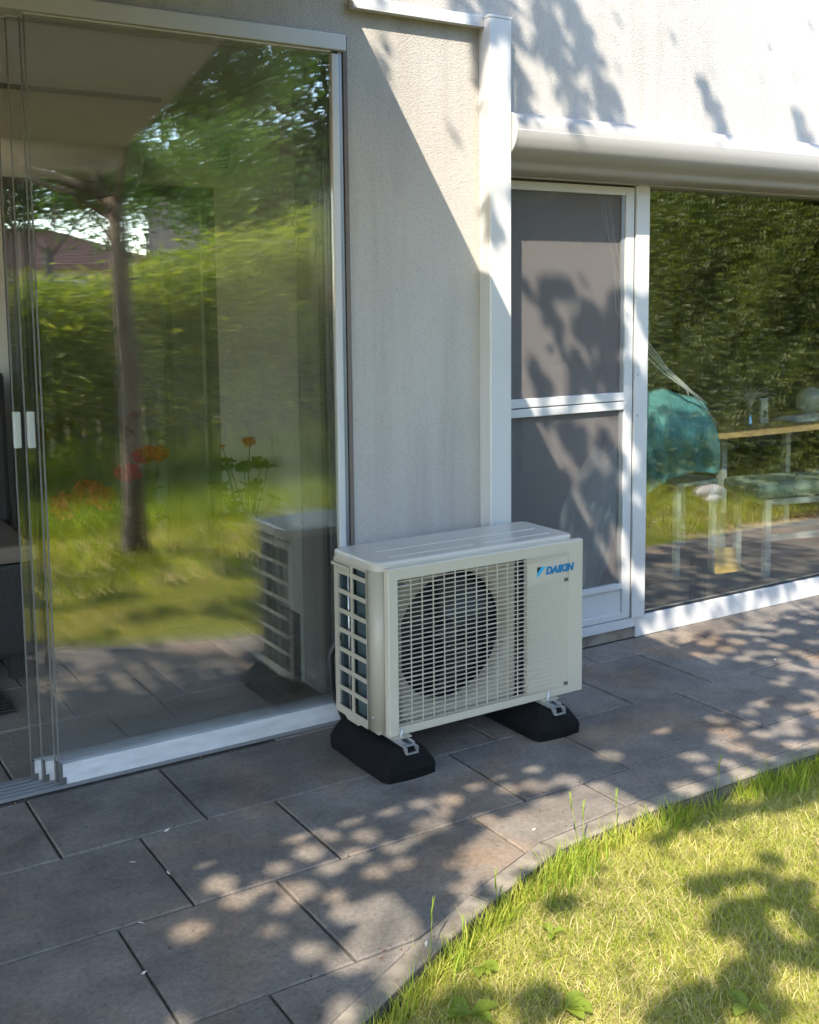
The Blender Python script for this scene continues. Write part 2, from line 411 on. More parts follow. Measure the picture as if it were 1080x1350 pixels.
def leaves(name, c, length, width, m, parent=None, droop=0.0, fold=.25):
    """diamond leaves with a folded midrib: c (N,3)"""
    c = np.asarray(c, float); n = len(c)
    a = RNG.normal(size=(n, 3)); a[:, 2] = a[:, 2]*.6-droop; a /= np.linalg.norm(a, axis=1)[:, None]
    b = np.cross(a, RNG.normal(size=(n, 3))); b /= np.linalg.norm(b, axis=1)[:, None]
    nn = np.cross(a, b)
    L = (length*(.65+.7*RNG.random(n)))[:, None]/2; W = (width*(.7+.6*RNG.random(n)))[:, None]/2
    v0 = c-a*L; v2 = c+a*L; v1 = c+b*W+nn*W*fold; v3 = c-b*W+nn*W*fold
    co = np.stack([v0, v1, v2, v3], 1).reshape(-1, 3)
    i = np.arange(n)[:, None]*4
    f = np.concatenate([i+[0, 1, 2], i+[0, 2, 3]], 1)
    return raw_mesh(name, co, f, np.full(2*n, 3), m, parent)

def blades(name, root, h, wd, lean, m, parent=None, kind=None):
    root = np.asarray(root, float); n = len(root)
    az = RNG.random(n)*2*np.pi; d = np.stack([np.cos(az), np.sin(az), np.zeros(n)], 1)
    az2 = RNG.random(n)*2*np.pi; s = np.stack([np.cos(az2), np.sin(az2), np.zeros(n)], 1)*(wd*(.6+.8*RNG.random(n)))[:, None]/2
    up = np.array([0, 0, 1.0])
    h = np.broadcast_to(h, n)*(.5+.9*RNG.random(n)); lean = np.broadcast_to(lean, n)*(.3+1.2*RNG.random(n))
    t1 = np.minimum(lean*.6, 1.45)[:, None]; t2 = np.minimum(lean*1.25, 1.62)[:, None]
    mid = root+(up*np.cos(t1)+d*np.sin(t1))*(h*.5)[:, None]
    tip = mid+(up*np.cos(t2)+d*np.sin(t2))*(h*.5)[:, None]
    co = np.stack([root-s, root+s, mid+s*.8, mid-s*.8, tip], 1).reshape(-1, 3)
    i = np.arange(n)[:, None]*5
    f = np.concatenate([i+[0, 1, 2, 3], i+[3, 2, 4]], 1)
    o = raw_mesh(name, co, f, np.tile([4, 3], n), m, parent)
    if kind: o['kind'] = kind
    return o

# ================================================================== GROUND
KERB = [(-1.5, .50), (-.3, 1.13), (.55, 1.565), (1.04, 1.81), (1.211, 1.895), (1.47, 2.01), (1.767, 2.118), (2.13, 2.150), (2.87, 2.153), (4.3, 2.15), (6.0, 2.15), (9.5, 2.15)]
KX = np.array([p[0] for p in KERB]); KY = np.array([p[1] for p in KERB])
def kerb_y(x): return np.interp(x, KX, KY)
KW = .055

gnd = MB().box(-80, 80, -90, 40, -.9, -.060).build('ground', 'soil'); gnd['kind'] = 'structure'
bed = MB().prism([(x, y) for x, y in KERB]+[(9.5, 8), (-1.5, 8)], 'Z', -.3, -.007).build('paving_bed', 'sand'); bed['kind'] = 'structure'
bed2 = MB().box(-6, -1.5, -.2, 8, -.3, -.007).build('paving_bed', 'sand'); bed2['kind'] = 'structure'

pav = struct('paving')
def slab(x0, x1, y0, y1, m='slab', clip=True, parent=pav):
    g = .0032
    x0 += g; x1 -= g; y0 += g; y1 -= g
    dz = random.uniform(-.0014, .0014)
    if clip:
        xs = sorted(set([x0, x1]+[k for k in KX if x0 < k < x1]+list(np.linspace(x0, x1, 9))))
        lo = [(x, max(y0, float(kerb_y(x))+KW*1.12)) for x in xs]
        lo = [(x, min(y, y1)) for x, y in lo]
        if all(y >= y1-.004 for x, y in lo): return
        if all(y <= y0+1e-6 for x, y in lo): poly = [(x0, y0), (x1, y0), (x1, y1), (x0, y1)]
        else:
            keep = [p for p in lo if p[1] < y1-1e-4]
            # add the crossing with the far edge
            for (a, b) in zip(lo[:-1], lo[1:]):
                if (a[1] < y1-1e-4) != (b[1] < y1-1e-4):
                    q = b if a[1] < y1-1e-4 else a
                    keep.append(q)
            keep = sorted(set(keep)); poly = keep[:]
            if keep[-1][1] < y1-1e-6: poly.append((keep[-1][0], y1))
            if keep[0][1] < y1-1e-6: poly.append((keep[0][0], y1))
            if len(poly) < 3: return
    else: poly = [(x0, y0), (x1, y0), (x1, y1), (x0, y1)]
    cx = sum(p[0] for p in poly)/len(poly); cyy = sum(p[1] for p in poly)/len(poly)
    e = .0035; n = len(poly)
    ins = [(p[0]-e*np.sign(p[0]-cx)*(abs(p[0]-cx) > .02), p[1]-e*np.sign(p[1]-cyy)*(abs(p[1]-cyy) > .02)) for p in poly]
    vs = [(*p, -.05) for p in poly]+[(*p, -.0035+dz) for p in poly]+[(*p, dz) for p in ins]
    fs = []
    for k in range(n):
        j = (k+1) % n
        fs += [(k, j, n+j, n+k), (n+k, n+j, 2*n+j, 2*n+k)]
    fs += [tuple(range(2*n, 3*n)), tuple(reversed(range(n)))]
    MB().add(vs, fs).build('paving_slab', m, parent)

def row(y0, y1, joints, m='slab', clip=True):
    for a, b in zip(joints[:-1], joints[1:]): slab(a, b, y0, y1, m, clip)

def wild(start, first, x0, x1):
    """alternating .40 / .60 slabs through the joint at start"""
    L = [start]; k = first
    while L[-1] < x1: L.append(L[-1]+(.40 if k else .602)); k = not k
    R = [start]; k = not first
    while R[-1] > x0: R.append(R[-1]-(.40 if k else .602)); k = not k
    return sorted(set(R[1:]+L))
row(3.186, 3.362, wild(3.872, 0, 1.7, 9.4))
row(2.786, 3.186, wild(.667, 1, -2, 9.4))
row(2.386, 2.786, wild(.873, 1, -2, 9.4))
row(1.976, 2.386, wild(.687, 1, -2, 9.4))
row(1.576, 1.976, wild(.878, 0, -2, 2))
row(1.176, 1.576, wild(.60, 0, -2, 2))
row(.776, 1.176, wild(.30, 1, -2, 1))
row(.376, .776, wild(.0, 1, -2, 1))
row(-.03, .376, wild(-.3, 1, -2, 0))
for k in range(5):                                             # terrace behind the sliding glass
    row(3.345+k*.42, 3.345+(k+1)*.42 if k < 4 else 5.42, [max(-2.6, min(2.2, x)) for x in wild(.667+.31*k, k % 2, -2.6, 2.2)][0:], 'slab_in', False)

kerb = struct('kerb')
def kerb_stone(a, b):
    (x0, y0), (x1, y1) = a, b
    d = Vector((x1-x0, y1-y0)).normalized(); n = Vector((-d.y, d.x))
    def q(p, w): return (p[0]+n.x*w, p[1]+n.y*w)
    p0 = (x0+d.x*.0015, y0+d.y*.0015); p1 = (x1-d.x*.0015, y1-d.y*.0015)
    z = random.uniform(-.002, .002)
    prof = [(0, -.16), (0, z-.012), (.004, z-.004), (.011, z), (KW-.003, z), (KW, z-.003), (KW, -.16)]
    vs = [(*q(p, w), zz) for p in (p0, p1) for w, zz in prof]; m = len(prof)
    fs = [(k, (k+1) % m, m+(k+1) % m, m+k) for k in range(m)]+[tuple(range(m)), tuple(range(m, 2*m))]
    MB().add(vs, fs).build('kerb_stone', 'kerb', kerb)
pts = []
for a, b in zip(KERB[:-1], KERB[1:]):
    L = math.dist(a, b); k = max(1, round(L/.5))
    for i in range(k): pts.append((a[0]+(b[0]-a[0])*i/k, a[1]+(b[1]-a[1])*i/k))
pts.append(KERB[-1])
for a, b in zip(pts[:-1], pts[1:]): kerb_stone(a, b)

# ================================================================== HOUSE
WY = 3.22; DY = 3.36
hw = thing('house_wall', 'rough white stucco house wall with grey streaks behind the outdoor unit', 'wall', (1.8, WY, 0))
b = MB()
b.box(-6, -3.02, WY, WY+.2, -.2, 5.6); b.box(-3.02, 1.79, WY, WY+.2, 2.283, 5.6)
b.box(1.79, 2.44, WY, WY+.2, -.2, 5.6); b.box(2.44, 9.5, WY, WY+.2, 1.99, 5.6)
b.build('wall_face', 'stucco', hw)
MB().box(1.795, 2.44, WY+.2, DY+.26, -.2, 2.6).build('pier_return', 'stucco', hw)
b = MB(); b.rbox(1.80, 2.317, WY-.030, WY-.001, 2.374, 2.408, .004); b.box(1.80, 2.317, WY-.036, WY-.004, 2.368, 2.3738)
b.build('ledge_strip', 'white', hw)
MB().box(-6.2, 9.7, WY-.35, WY+7, 5.602, 5.8).build('roof_slab', 'render_far', hw)

post = thing('white_post', 'square white cover post standing on the stucco wall beside the screen door', 'post', (2.364, 3.19, 0))
b = MB(); b.prism([(2.318, WY-.001), (2.318, WY-.062), (2.3215, WY-.0655), (2.4085, WY-.0655), (2.412, WY-.062), (2.412, WY-.001)], 'Z', 0, 2.396)
b.build('shaft', 'white', post)
MB().rbox(2.3165, 2.4135, WY-.067, WY-.001, 2.3965, 2.406, .002).build('cap', 'white', post)

# ---- sliding glass front of the terrace
sf = thing('sliding_door_frame', 'white head beam and grooved floor track of the sliding glass front', 'door frame', (1.0, 3.26, 0))
b = MB(); b.rbox(-3.0, 1.775, 3.194, 3.335, 2.231, 2.281, .003); b.build('head_beam', 'white', sf)
b = MB(); b.box(-3.0, 1.775, 3.203, 3.325, .0005, .004)
for y in (3.206, 3.232, 3.257, 3.282, 3.307, 3.323): b.box(-3.0, 1.775, y-.0025, y+.0025, .004, .011)
b.build('floor_track', 'alu', sf)
MB().box(1.7535, 1.7685, 3.215, 3.33, .012, 2.23).build('jamb_profile', 'alu', sf)
MB().box(1.769, 1.7745, 3.23, 3.33, .0, 2.23).build('jamb_seal', 'alu_dark', sf)
MB().box(1.7748, 1.7895, 3.215, 3.42, .0, 2.2825).build('jamb_lining', 'brown', sf)

PANELS = [(3.217, .775, 'front sliding glass panel with white bottom rail, nearest the patio', 0.0),
          (3.242, .769, 'second sliding glass panel from the front, just behind the front one', .035),
          (3.267, .738, 'third sliding glass panel from the front, showing its pale rail end', -.045),
          (3.292, .712, 'rearmost sliding glass panel with a pale vertical grip on its edge', .03)]
for i, (y, x0, lab, tw) in enumerate(PANELS):
    p = thing('sliding_glass_panel', lab, 'glass panel', (x0+.48, y, 0), 'stacked sliding glass panels')
    p.rotation_euler = (0, 0, math.radians(tw))
    x1 = 1.727
    MB().box(x0, x1, y-.004, y+.004, .060, 2.224).build('pane', 'glass', p)
    r = MB(); r.rbox(x0+.006, x1, y-.0095, y-.0042, .010, .0725, .0012); r.rbox(x0+.006, x1, y+.0042, y+.0095, .010, .0725, .0012); r.box(x0+.006, x1, y-.0042, y+.0042, .010, .0595)
    rail = r.build('bottom_rail', 'white_rail', p)
    c = MB(); c.box(x0-.0015, x0+.0058, y-.0105, y+.0105, .008, .073); c.box(x0-.0015, x0+.016, y-.0112, y-.0096, .006, .033)
    c.build('end_cap', 'alu_dark', rail)
    MB().box(x0, x1, y-.0085, y+.0085, 2.2245, 2.230).build('top_rail', 'white_rail', p)
    if i == 0:
        s = MB(); s.rbox(1.7275, 1.752, y-.012, y+.012, .012, 2.222, .003); s.build('edge_stile', 'white', p)
    else:
        MB().box(x1, x1+.005, y-.007, y+.007, .012, 2.222).build('edge_seal', 'alu_dark', p)
    MB().box(x0-.003, x0-.0002, y-.005, y+.005, .0735, 2.222).build('brush_seal', 'seal', p)
    if i in (3, 2):
        hx = .7045 if i == 3 else .7385
        h = MB(); h.rbox(hx, hx+.021, y-.024, y-.0045, 1.018, 1.124, .004)
        h.build('grip', 'handle', p)
# vertical brush lines near the right end of the stacked panels
for x in (1.655, 1.682):
    pass

# ---- terrace behind the glass
tw = thing('terrace_wall', 'shaded plaster back and side wall of the covered terrace', 'wall', (1.0, 5.42, 0))
b = MB(); b.box(-2.6, 1.16, 5.42, 5.6, -.1, 2.45); b.box(1.16, 2.2, 5.42, 5.6, 2.02, 2.45); b.box(1.16, 2.2, 5.42, 5.6, -.1, .10)
b.build('back_wall', 'stucco_in', tw)
MB().box(2.2, 2.4, 3.63, 5.6, -.1, 2.45).build('side_wall', 'stucco_in', tw)
MB().box(1.7955, 2.2, 3.63, 3.66, -.1, 2.45).build('pier_back', 'stucco_in', tw)
MB().box(-2.8, -2.6, 3.42, 5.6, -.1, 2.45).build('end_wall', 'stucco_in', tw)
cl = thing('terrace_ceiling', 'plain grey ceiling of the covered terrace behind the glass', 'ceiling', (0, 4.4, 2.45))
MB().box(-2.8, 2.4, 3.425, 5.6, 2.452, 2.55).build('ceiling_board', 'ceil_in', cl)
MB().box(-2.6, 1.95, 5.40, 5.419, 2.43, 2.451).build('corner_shade_strip', 'alu_dark', cl)  # dark strip painted in for the shaded line where ceiling meets wall
wd = thing('terrace_window', 'white framed window in the back wall of the terrace under a rounded shutter box', 'window', (1.7, 5.4, .1))
b = MB(); b.rbox(1.16, 1.215, 5.37, 5.43, .10, 2.02, .004); b.rbox(2.15, 2.198, 5.37, 5.43, .10, 2.02, .004)
b.rbox(1.2155, 2.1495, 5.37, 5.43, 1.965, 2.02, .004); b.rbox(1.2155, 2.1495, 5.37, 5.43, .10, .16, .004)
b.rbox(1.92, 1.955, 5.372, 5.428, .161, 1.964, .004)
b.build('frame', 'alu_dark', wd)
MB().box(1.212, 1.923, 5.396, 5.404, .161, 1.964).build('pane', 'glass2', wd)
MB().box(1.952, 2.153, 5.396, 5.404, .161, 1.964).build('pane', 'glass2', wd)
MB().box(.9, 2.45, 5.605, 5.63, -.1, 2.3).build('added_backing_board', 'room', wd)  # unseen dark board added to stop sky light showing behind the window

def cassette_profile(y, z, s=1.0):
    """rounded awning box profile in (y, z); (y, z) is where its top meets the wall"""
    p = [(0, 0), (-.030, -.001), (-.058, -.012), (-.076, -.032), (-.084, -.058), (-.0845, -.080), (-.079, -.104), (-.066, -.130), (-.042, -.151), (-.010, -.170), (.02, -.196), (.10, -.203), (.115, -.203), (.115, -.15), (0, -.15)]
    q = [p[0]]
    for i in range(0, 11):                                  # spline through the rounded front
        a0, a1, a2, a3 = (Vector(p[max(0, i-1)]), Vector(p[i]), Vector(p[i+1]), Vector(p[i+2]))
        for k in range(1, 6):
            u = k/5; v_ = .5*((2*a1)+(a2-a0)*u+(2*a0-5*a1+4*a2-a3)*u*u+(3*a1-a0-3*a2+a3)*u**3); q.append((v_.x, v_.y))
    q += p[12:]
    return [(y+a*s, z+c*s) for a, c in q]
t = thing('shutter_box', 'white rounded shutter box over the terrace window behind the glass', 'shutter box', (1.3, 5.36, 2.1))
MB().prism([(y, z) for y, z in cassette_profile(5.418, 2.20, .95) if y <= 5.4185]+[(5.418, 2.01)], 'X', .95, 1.815, True).build('shell', 'ceil_in', t)
MB().prism([(y, z) for y, z in cassette_profile(5.4185, 2.203, .97) if y <= 5.4190]+[(5.4185, 2.008)], 'X', 1.8155, 1.824).build('end_cap', 'ceil_in', t)

v = thing('wall_vent', 'round louvred vent high on the side wall of the terrace', 'vent', (2.2, 5.15, 2.155))
rim = MB(); rim.lathe([(.082, 0), (.092, -.004), (.094, -.03), (.086, -.036), (.080, -.030), (.080, -.004)], (2.2, 5.15, 2.155), 28, axis='X')
rim.build('rim', 'white', v)
MB().lathe([(.0, -.003), (.080, -.003)], (2.199, 5.15, 2.155), 28, axis='X').build('back_plate', 'dark', v)
for k in range(9):
    z = 2.155-.064+k*.016; hh = math.sqrt(max(0, .079**2-(z-2.155)**2))
    MB().box(2.172, 2.192, 5.15-hh, 5.15+hh, z-.002, z+.002).build('slat', 'white', v)

s = thing('rattan_sofa', 'dark rattan sofa with a beige seat pad, dim at the left behind the open front', 'sofa', (.2, 4.6, 0))
b = MB(); b.rbox(-1.4, 1.0, 4.25, 5.0, .10, .46, .02)
b.build('base', 'rattan', s)
MB().rbox(-1.4, 1.02, 4.86, 5.02, .461, 1.15, .02).build('backrest', 'rattan', s)
MB().rbox(-1.38, .98, 4.24, 4.855, .462, .53, .02).build('seat_pad', 'beige', s)
for x in (-1.3, .9):
    for y in (4.32, 4.92): MB().box(x-.03, x+.03, y-.03, y+.03, 0, .10).build('leg', 'rattan', s)
d = thing('door_mat', 'dark ribbed mat on the terrace slabs in front of the sofa', 'mat', (.5, 4.05, 0))
b = MB(); b.box(.1, .80, 3.92, 4.2, .003, .008); 
for k in range(9): b.box(.1, .80, 3.93+k*.03, 3.945+k*.03, .008, .014)
b.build('ribs', 'rattan', d)

def geranium(x, y, z0, heads, label, n=26):
    g = thing('geranium', label, 'plant', (x, y, 0), 'potted geraniums on the terrace')
    MB().lathe([(.0, .0), (.09, .0), (.125, z0-.02), (.135, z0-.02), (.135, z0), (.115, z0), (.11, z0-.03), (0, z0-.03)], (x, y, 0), 20).build('pot', 'dark', g)
    st = MB(); lf = MB()
    for k in range(n):
        a = random.random()*6.28; r = random.uniform(.03, .15); h = random.uniform(.06, .26)
        p = Vector((x+r*math.cos(a), y+r*math.sin(a), z0+h))
        st.tube([(x+.3*r*math.cos(a), y+.3*r*math.sin(a), z0-.03), (x+.8*r*math.cos(a), y+.8*r*math.sin(a), z0+h*.6), p], .0022, 5)
        R = random.uniform(.028, .045); nv = Vector((random.gauss(0, .4), random.gauss(0, .4), 1)).normalized(); u = nv.orthogonal().normalized(); w2 = nv.cross(u)
        ring = [p+(u*math.cos(q*6.283/14)+w2*math.sin(q*6.283/14))*R*(1+.12*math.cos(q*6.283*5/14))+nv*(.008 if q % 2 else 0) for q in range(14)]
        lf.add([p-nv*.006]+ring, [(0, 1+q, 1+(q+1) % 14) for q in range(13)])
    for (dx, dy, hz, R) in heads:
        c = Vector((x+dx, y+dy, z0+hz)); st.tube([(x, y, z0), (x+dx*.6, y+dy*.6, z0+hz*.6), c-Vector((0, 0, R*.5))], .0025, 5)
    st.build('stems', 'ger_leaf', g); lf.build('leaves', 'ger_leaf', g, recalc=False)
    for (dx, dy, hz, R) in heads:
        c = np.array([x+dx, y+dy, z0+hz]); q = RNG.normal(size=(70, 3)); q /= np.linalg.norm(q, axis=1)[:, None]
        leaves('flower_head', c+q*R*np.array([1, 1, .75])*(.6+.4*RNG.random((70, 1))), np.full(70, R*.8), np.full(70, R*.7), 'red', g)
geranium(2.0, 4.6, .46, [(.02, 0, .345, .030), (-.1, .03, .33, .012)], 'potted geranium with one tall red flower head, rightmost on the terrace', 22)
geranium(1.50, 4.65, .38, [(-.03, 0, .33, .05), (.06, .03, .39, .05), (.11, 0, .40, .045)], 'potted geranium with several red heads, middle of the three pots', 26)
geranium(1.25, 4.55, .34, [(-.08, 0, .27, .06), (.02, .02, .32, .06), (.07, -.02, .29, .06)], 'full red geranium in a pot, leftmost of the three pots', 26)

# ---- screen door and fixed window
df = thing('window_frame', 'white outer frame around the screen door and the garden window', 'window frame', (3.23, DY, 0))
b = MB(); b.rbox(2.44, 9.4, DY-.03, DY+.06, 1.8875, 1.985, .003); b.build('head', 'white', df)
MB().rbox(3.1965, 3.27, DY-.012, DY+.06, .0885, 1.887, .003).build('mullion', 'white', df)
MB().rbox(2.44, 2.50, DY-.012, DY+.06, .0885, 1.887, .003).build('jamb', 'white', df)
b = MB(); b.rbox(3.225, 9.4, DY-.004, DY+.06, 0, .088, .003); b.build('sill', 'white', df)
b = MB(); b.rbox(2.44, 3.2245, DY-.004, DY+.06, .048, .088, .002); b.build('threshold', 'white', df)
MB().box(2.44, 3.2245, DY+.006, DY+.06, 0, .0475).build('plinth', 'kerb', df)
MB().rbox(6.6, 6.67, DY-.012, DY+.06, .0885, 1.887, .003).build('mullion', 'white', df)
MB().lathe([(0, -.003), (.004, -.003), (.005, 0)], (3.213, DY-.012, .95), 8, axis='Y').build('screw', 'alu', df)
MB().lathe([(0, -.003), (.004, -.003), (.005, 0)], (3.213, DY-.012, 1.12), 8, axis='Y').build('screw', 'alu', df)
gw = thing('garden_window', 'large fixed garden window reflecting the dark hedge', 'window', (4.9, DY, .09))
b = MB(); b.box(3.2705, 6.5995, DY+.012, DY+.016, .0885, .098); b.build('gasket', 'dark', gw)
MB().box(3.271, 6.599, DY+.017, DY+.021, .089, 1.8865).build('pane', 'glass2', gw)
MB().box(3.271, 6.599, DY+.035, DY+.039, .089, 1.8865).build('pane', 'glass2', gw)

sdo = thing('screen_door', 'white framed fly screen door with dark mesh and a solid kick panel', 'door', (2.85, DY, .09))
x0, x1 = 2.503, 3.1915; y0, y1 = DY-.004, DY+.028
b = MB(); b.rbox(x0, x0+.046, y0, y1, .092, 1.879, .003); b.build('stile', 'white', sdo)
b = MB(); b.rbox(3.146, x1, y0, y1, .092, 1.879, .003); b.build('stile', 'white', sdo)
b = MB(); b.rbox(x0+.0465, 3.1455, y0, y1, 1.846, 1.879, .003); b.build('top_rail', 'white', sdo)
b = MB(); b.rbox(x0+.0465, 3.1455, y0-.004, y1, 1.016, 1.050, .003); b.build('mid_rail', 'white', sdo)
b = MB(); b.rbox(x0+.0465, 3.1455, y0-.004, y1, .979, 1.012, .003); b.build('mid_rail', 'white', sdo)
b = MB(); b.rbox(x0+.0465, 3.1455, y0, y1, .092, .120, .002); b.rbox(x0+.0465, 3.1455, y0-.003, y1, .222, .246, .003); b.box(x0+.0465, 3.1455, y0+.008, y1, .1205, .2215)
b.build('kick_panel', 'white', sdo)
MB().box(x0+.0467, 3.1453, DY+.012, DY+.0125, 1.0505, 1.8455).build('upper_screen', 'screen', sdo)
MB().box(x0+.0467, 3.1453, DY+.012, DY+.0125, .2465, .9785).build('lower_screen', 'screen', sdo)
MB().box(3.128, 3.1445, DY+.002, DY+.0115, 1.0505, 1.8455).build('screen_bead', 'alu', sdo)
MB().box(3.128, 3.1445, DY+.002, DY+.0115, .2465, .9785).build('screen_bead', 'alu', sdo)
MB().box(x1+.0005, x1+.0045, DY-.002, DY+.02, .09, 1.884).build('gap_seal', 'dark', sdo)
MB().box(2.503, x1, DY-.0015, DY+.02, 1.8795, 1.8868).build('gap_seal', 'dark', sdo)

aw = thing('awning_box', 'long white rounded awning box above the screen door and garden window', 'awning', (4, 3.2, 2.0))
AX = 2.4175
MB().prism(cassette_profile(3.2195, 2.093), 'X', AX+.006, 9.3).build('shell', 'awning', aw)
MB().tube([(AX+.01, 3.1352, 2.0255), (9.3, 3.1352, 2.0255)], .0012, 6).build('seam', 'alu', aw)
MB().prism([(y+(.0 if y > 3.2 else -.002), z) for y, z in cassette_profile(3.2195, 2.095, 1.01)], 'X', AX, AX+.0055).build('end_cap', 'white', aw)

a2 = thing('terrace_awning', 'awning let out over the sliding glass front, only its box corner showing', 'awning', (0, 3.1, 2.5))
MB().prism([(y, z) for y, z in cassette_profile(3.2195, 2.665, 1.3) if y < 3.22], 'X', -3.2, 1.775, True).build('shell', 'awning', a2)
MB().prism([(y, z) for y, z in cassette_profile(3.2195, 2.668, 1.32) if y < 3.22], 'X', 1.7755, 1.792).build('end_cap', 'alu_dark', a2)
def fab(u): return 3.10-1.98*u, 2.565-.22*1.98*u
vs = []; fs = []
for i in range(13):
    u = i/12; y, z = fab(u); z -= .03*math.sin(math.pi*u)
    vs += [(-3.1, y, z), (1.68, y, z), (-3.1, y, z+.002), (1.68, y, z+.002)]
for i in range(12):
    k = 4*i; fs += [(k, k+1, k+5, k+4), (k+2, k+6, k+7, k+3), (k, k+4, k+6, k+2), (k+1, k+3, k+7, k+5)]
MB().add(vs, fs, True).build('cloth', 'fabric', a2)
y, z = fab(1)
MB().rbox(-3.12, 1.70, y-.05, y+.01, z-.05, z+.02, .012).build('front_bar', 'awning', a2)
for x in (-2.6, 1.25):
    MB().tube([(x, 3.1, 2.53), (x-.45, 2.1, 2.31), (x+.02, y, z-.02)], .018, 8).build('arm', 'white', a2)

# ---- room behind the garden window
rm = struct('room')
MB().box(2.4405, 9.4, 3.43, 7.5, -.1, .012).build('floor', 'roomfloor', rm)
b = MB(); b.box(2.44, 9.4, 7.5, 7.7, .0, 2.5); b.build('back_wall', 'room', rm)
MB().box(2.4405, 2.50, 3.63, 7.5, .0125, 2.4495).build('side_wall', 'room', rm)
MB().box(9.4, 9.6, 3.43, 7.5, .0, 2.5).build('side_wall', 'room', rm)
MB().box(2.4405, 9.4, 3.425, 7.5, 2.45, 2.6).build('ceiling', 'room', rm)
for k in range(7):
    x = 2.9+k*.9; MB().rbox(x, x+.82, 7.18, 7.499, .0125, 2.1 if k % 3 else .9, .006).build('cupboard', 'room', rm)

ch = thing('hanging_chair', 'turquoise hanging chair of pleated cloth on white ropes behind the window', 'hanging chair', at(890, 580, 3.8))
def sheet(top, bot, Yf, nu, nv, pleat, bulge=None):
    def interp(pl, t):
        k = t*(len(pl)-1); i = min(int(k), len(pl)-2); f = k-i
        return (pl[i][0]+(pl[i+1][0]-pl[i][0])*f, pl[i][1]+(pl[i+1][1]-pl[i][1])*f)
    vs = []; fs = []
    for j in range(nv+1):
        for i in range(nu+1):
            u, v = i/nu, j/nv; a, c = interp(top, u), interp(bot, u)
            x = a[0]+(c[0]-a[0])*v+(bulge(u, v) if bulge else 0); yy = a[1]+(c[1]-a[1])*v
            Y = Yf(u, v)+pleat*math.sin(u*46+1.5*math.sin(5*v))*(.35+v)+pleat*.6*math.sin(u*17+v*6)
            vs.append(at(x, yy, Y))
    for j in range(nv):
        for i in range(nu): k = j*(nu+1)+i; fs.append((k, k+1, k+nu+2, k+nu+1))
    return vs, fs
vs, fs = sheet([(820, 560), (838, 528), (853, 516), (870, 511), (898, 521), (925, 526)], [(818, 690), (838, 664), (857, 649), (882, 632), (915, 622), (947, 625)],
               lambda u, v: 3.86-.16*math.sin(math.pi*min(1, v*1.1))*(.5+.5*math.sin(math.pi*u)), 56, 24, .010, lambda u, v: 11*u**3*math.sin(math.pi*v))
o = MB().add(vs, fs, True).build('seat_cloth', 'teal', ch, recalc=False); md = o.modifiers.new('thickness', 'SOLIDIFY'); md.thickness = .004
vs, fs = sheet([(786, 585), (800, 600), (822, 575), (840, 560)], [(732, 745), (752, 772), (778, 786), (800, 748)],
               lambda u, v: 3.62+.14*u, 40, 24, .012, lambda u, v: -16*math.sin(math.pi*v)*(1-u))
o = MB().add(vs, fs, True).build('seat_cloth', 'teal_lit', ch, recalc=False); md = o.modifiers.new('thickness', 'SOLIDIFY'); md.thickness = .004
for k, (dx, dy, ex, ey) in enumerate([(0, 0, 932, 532), (-5, 3, 908, 523), (4, -4, 947, 560), (-10, 10, 925, 528)]):
    pl = [at(782+k*3, 180, 3.9), at(790+k*5, 258, 3.88), at(822+dx, 400+dy, 3.84), at(850+dx*.6, 452+dy, 3.82), at(878+dx*.3, 487+dy*.5, 3.80), at(905, 510+dy*.3, 3.79), at(ex, ey, 3.78)]
    MB().tube(pl, .0042, 6).build('rope', 'rope', ch)

tb = thing('oval_table', 'light wooden table with a thick pale top behind the garden window', 'table', (5.05, 4.25, 0))
tz = .718
ring = [(5.05+.86*math.copysign(abs(math.cos(q))**.6, math.cos(q)), 4.32+.32*math.copysign(abs(math.sin(q))**.6, math.sin(q))) for q in [k*6.2832/40 for k in range(40)]]
MB().prism(ring, 'Z', tz-.026, tz).build('tabletop', 'oak', tb)
for x in (4.65, 5.55):
    for y in (4.18, 4.48): MB().box(x-.02, x+.02, y-.02, y+.02, .0125, tz-.0265).build('leg', 'greypaint', tb)
sb = thing('stool', 'small stool on pale square legs half hidden behind the hanging chair', 'stool', (4.17, 4.05, 0))
MB().rbox(4.02, 4.33, 3.90, 4.20, .49, .51, .004).build('seat', 'greypaint', sb)
for x in (4.045, 4.305):
    for y in (3.925, 4.175): MB().box(x-.014, x+.014, y-.014, y+.014, .0125, .4895).build('leg', 'greypaint', sb)

bc = thing('bench', 'padded green bench with white metal legs behind the garden window', 'bench', (4.84, 3.74, 0))
bc.rotation_euler = (0, 0, math.radians(-14))
def L_(x, y, z): return (4.84+x, 3.74+y, z)
b = MB(); b.rbox(4.84-.44, 4.84+.55, 3.74-.16, 3.74+.16, .42, .50, .036); b.build('cushion', 'cushion', bc)
b = MB(); b.box(4.84-.38, 4.84+.50, 3.74-.14, 3.74+.14, .385, .4195); b.build('seat_frame', 'greypaint', bc)
for x in (-.36, .46):
    for y in (-.125, .125): MB().box(4.84+x-.016, 4.84+x+.016, 3.74+y-.016, 3.74+y+.016, .0125, .3845).build('leg', 'greypaint', bc)
for y in (-.125, .125): MB().box(4.84-.343, 4.84+.443, 3.74+y-.01, 3.74+y+.01, .20, .23).build('stretcher', 'greypaint', bc)

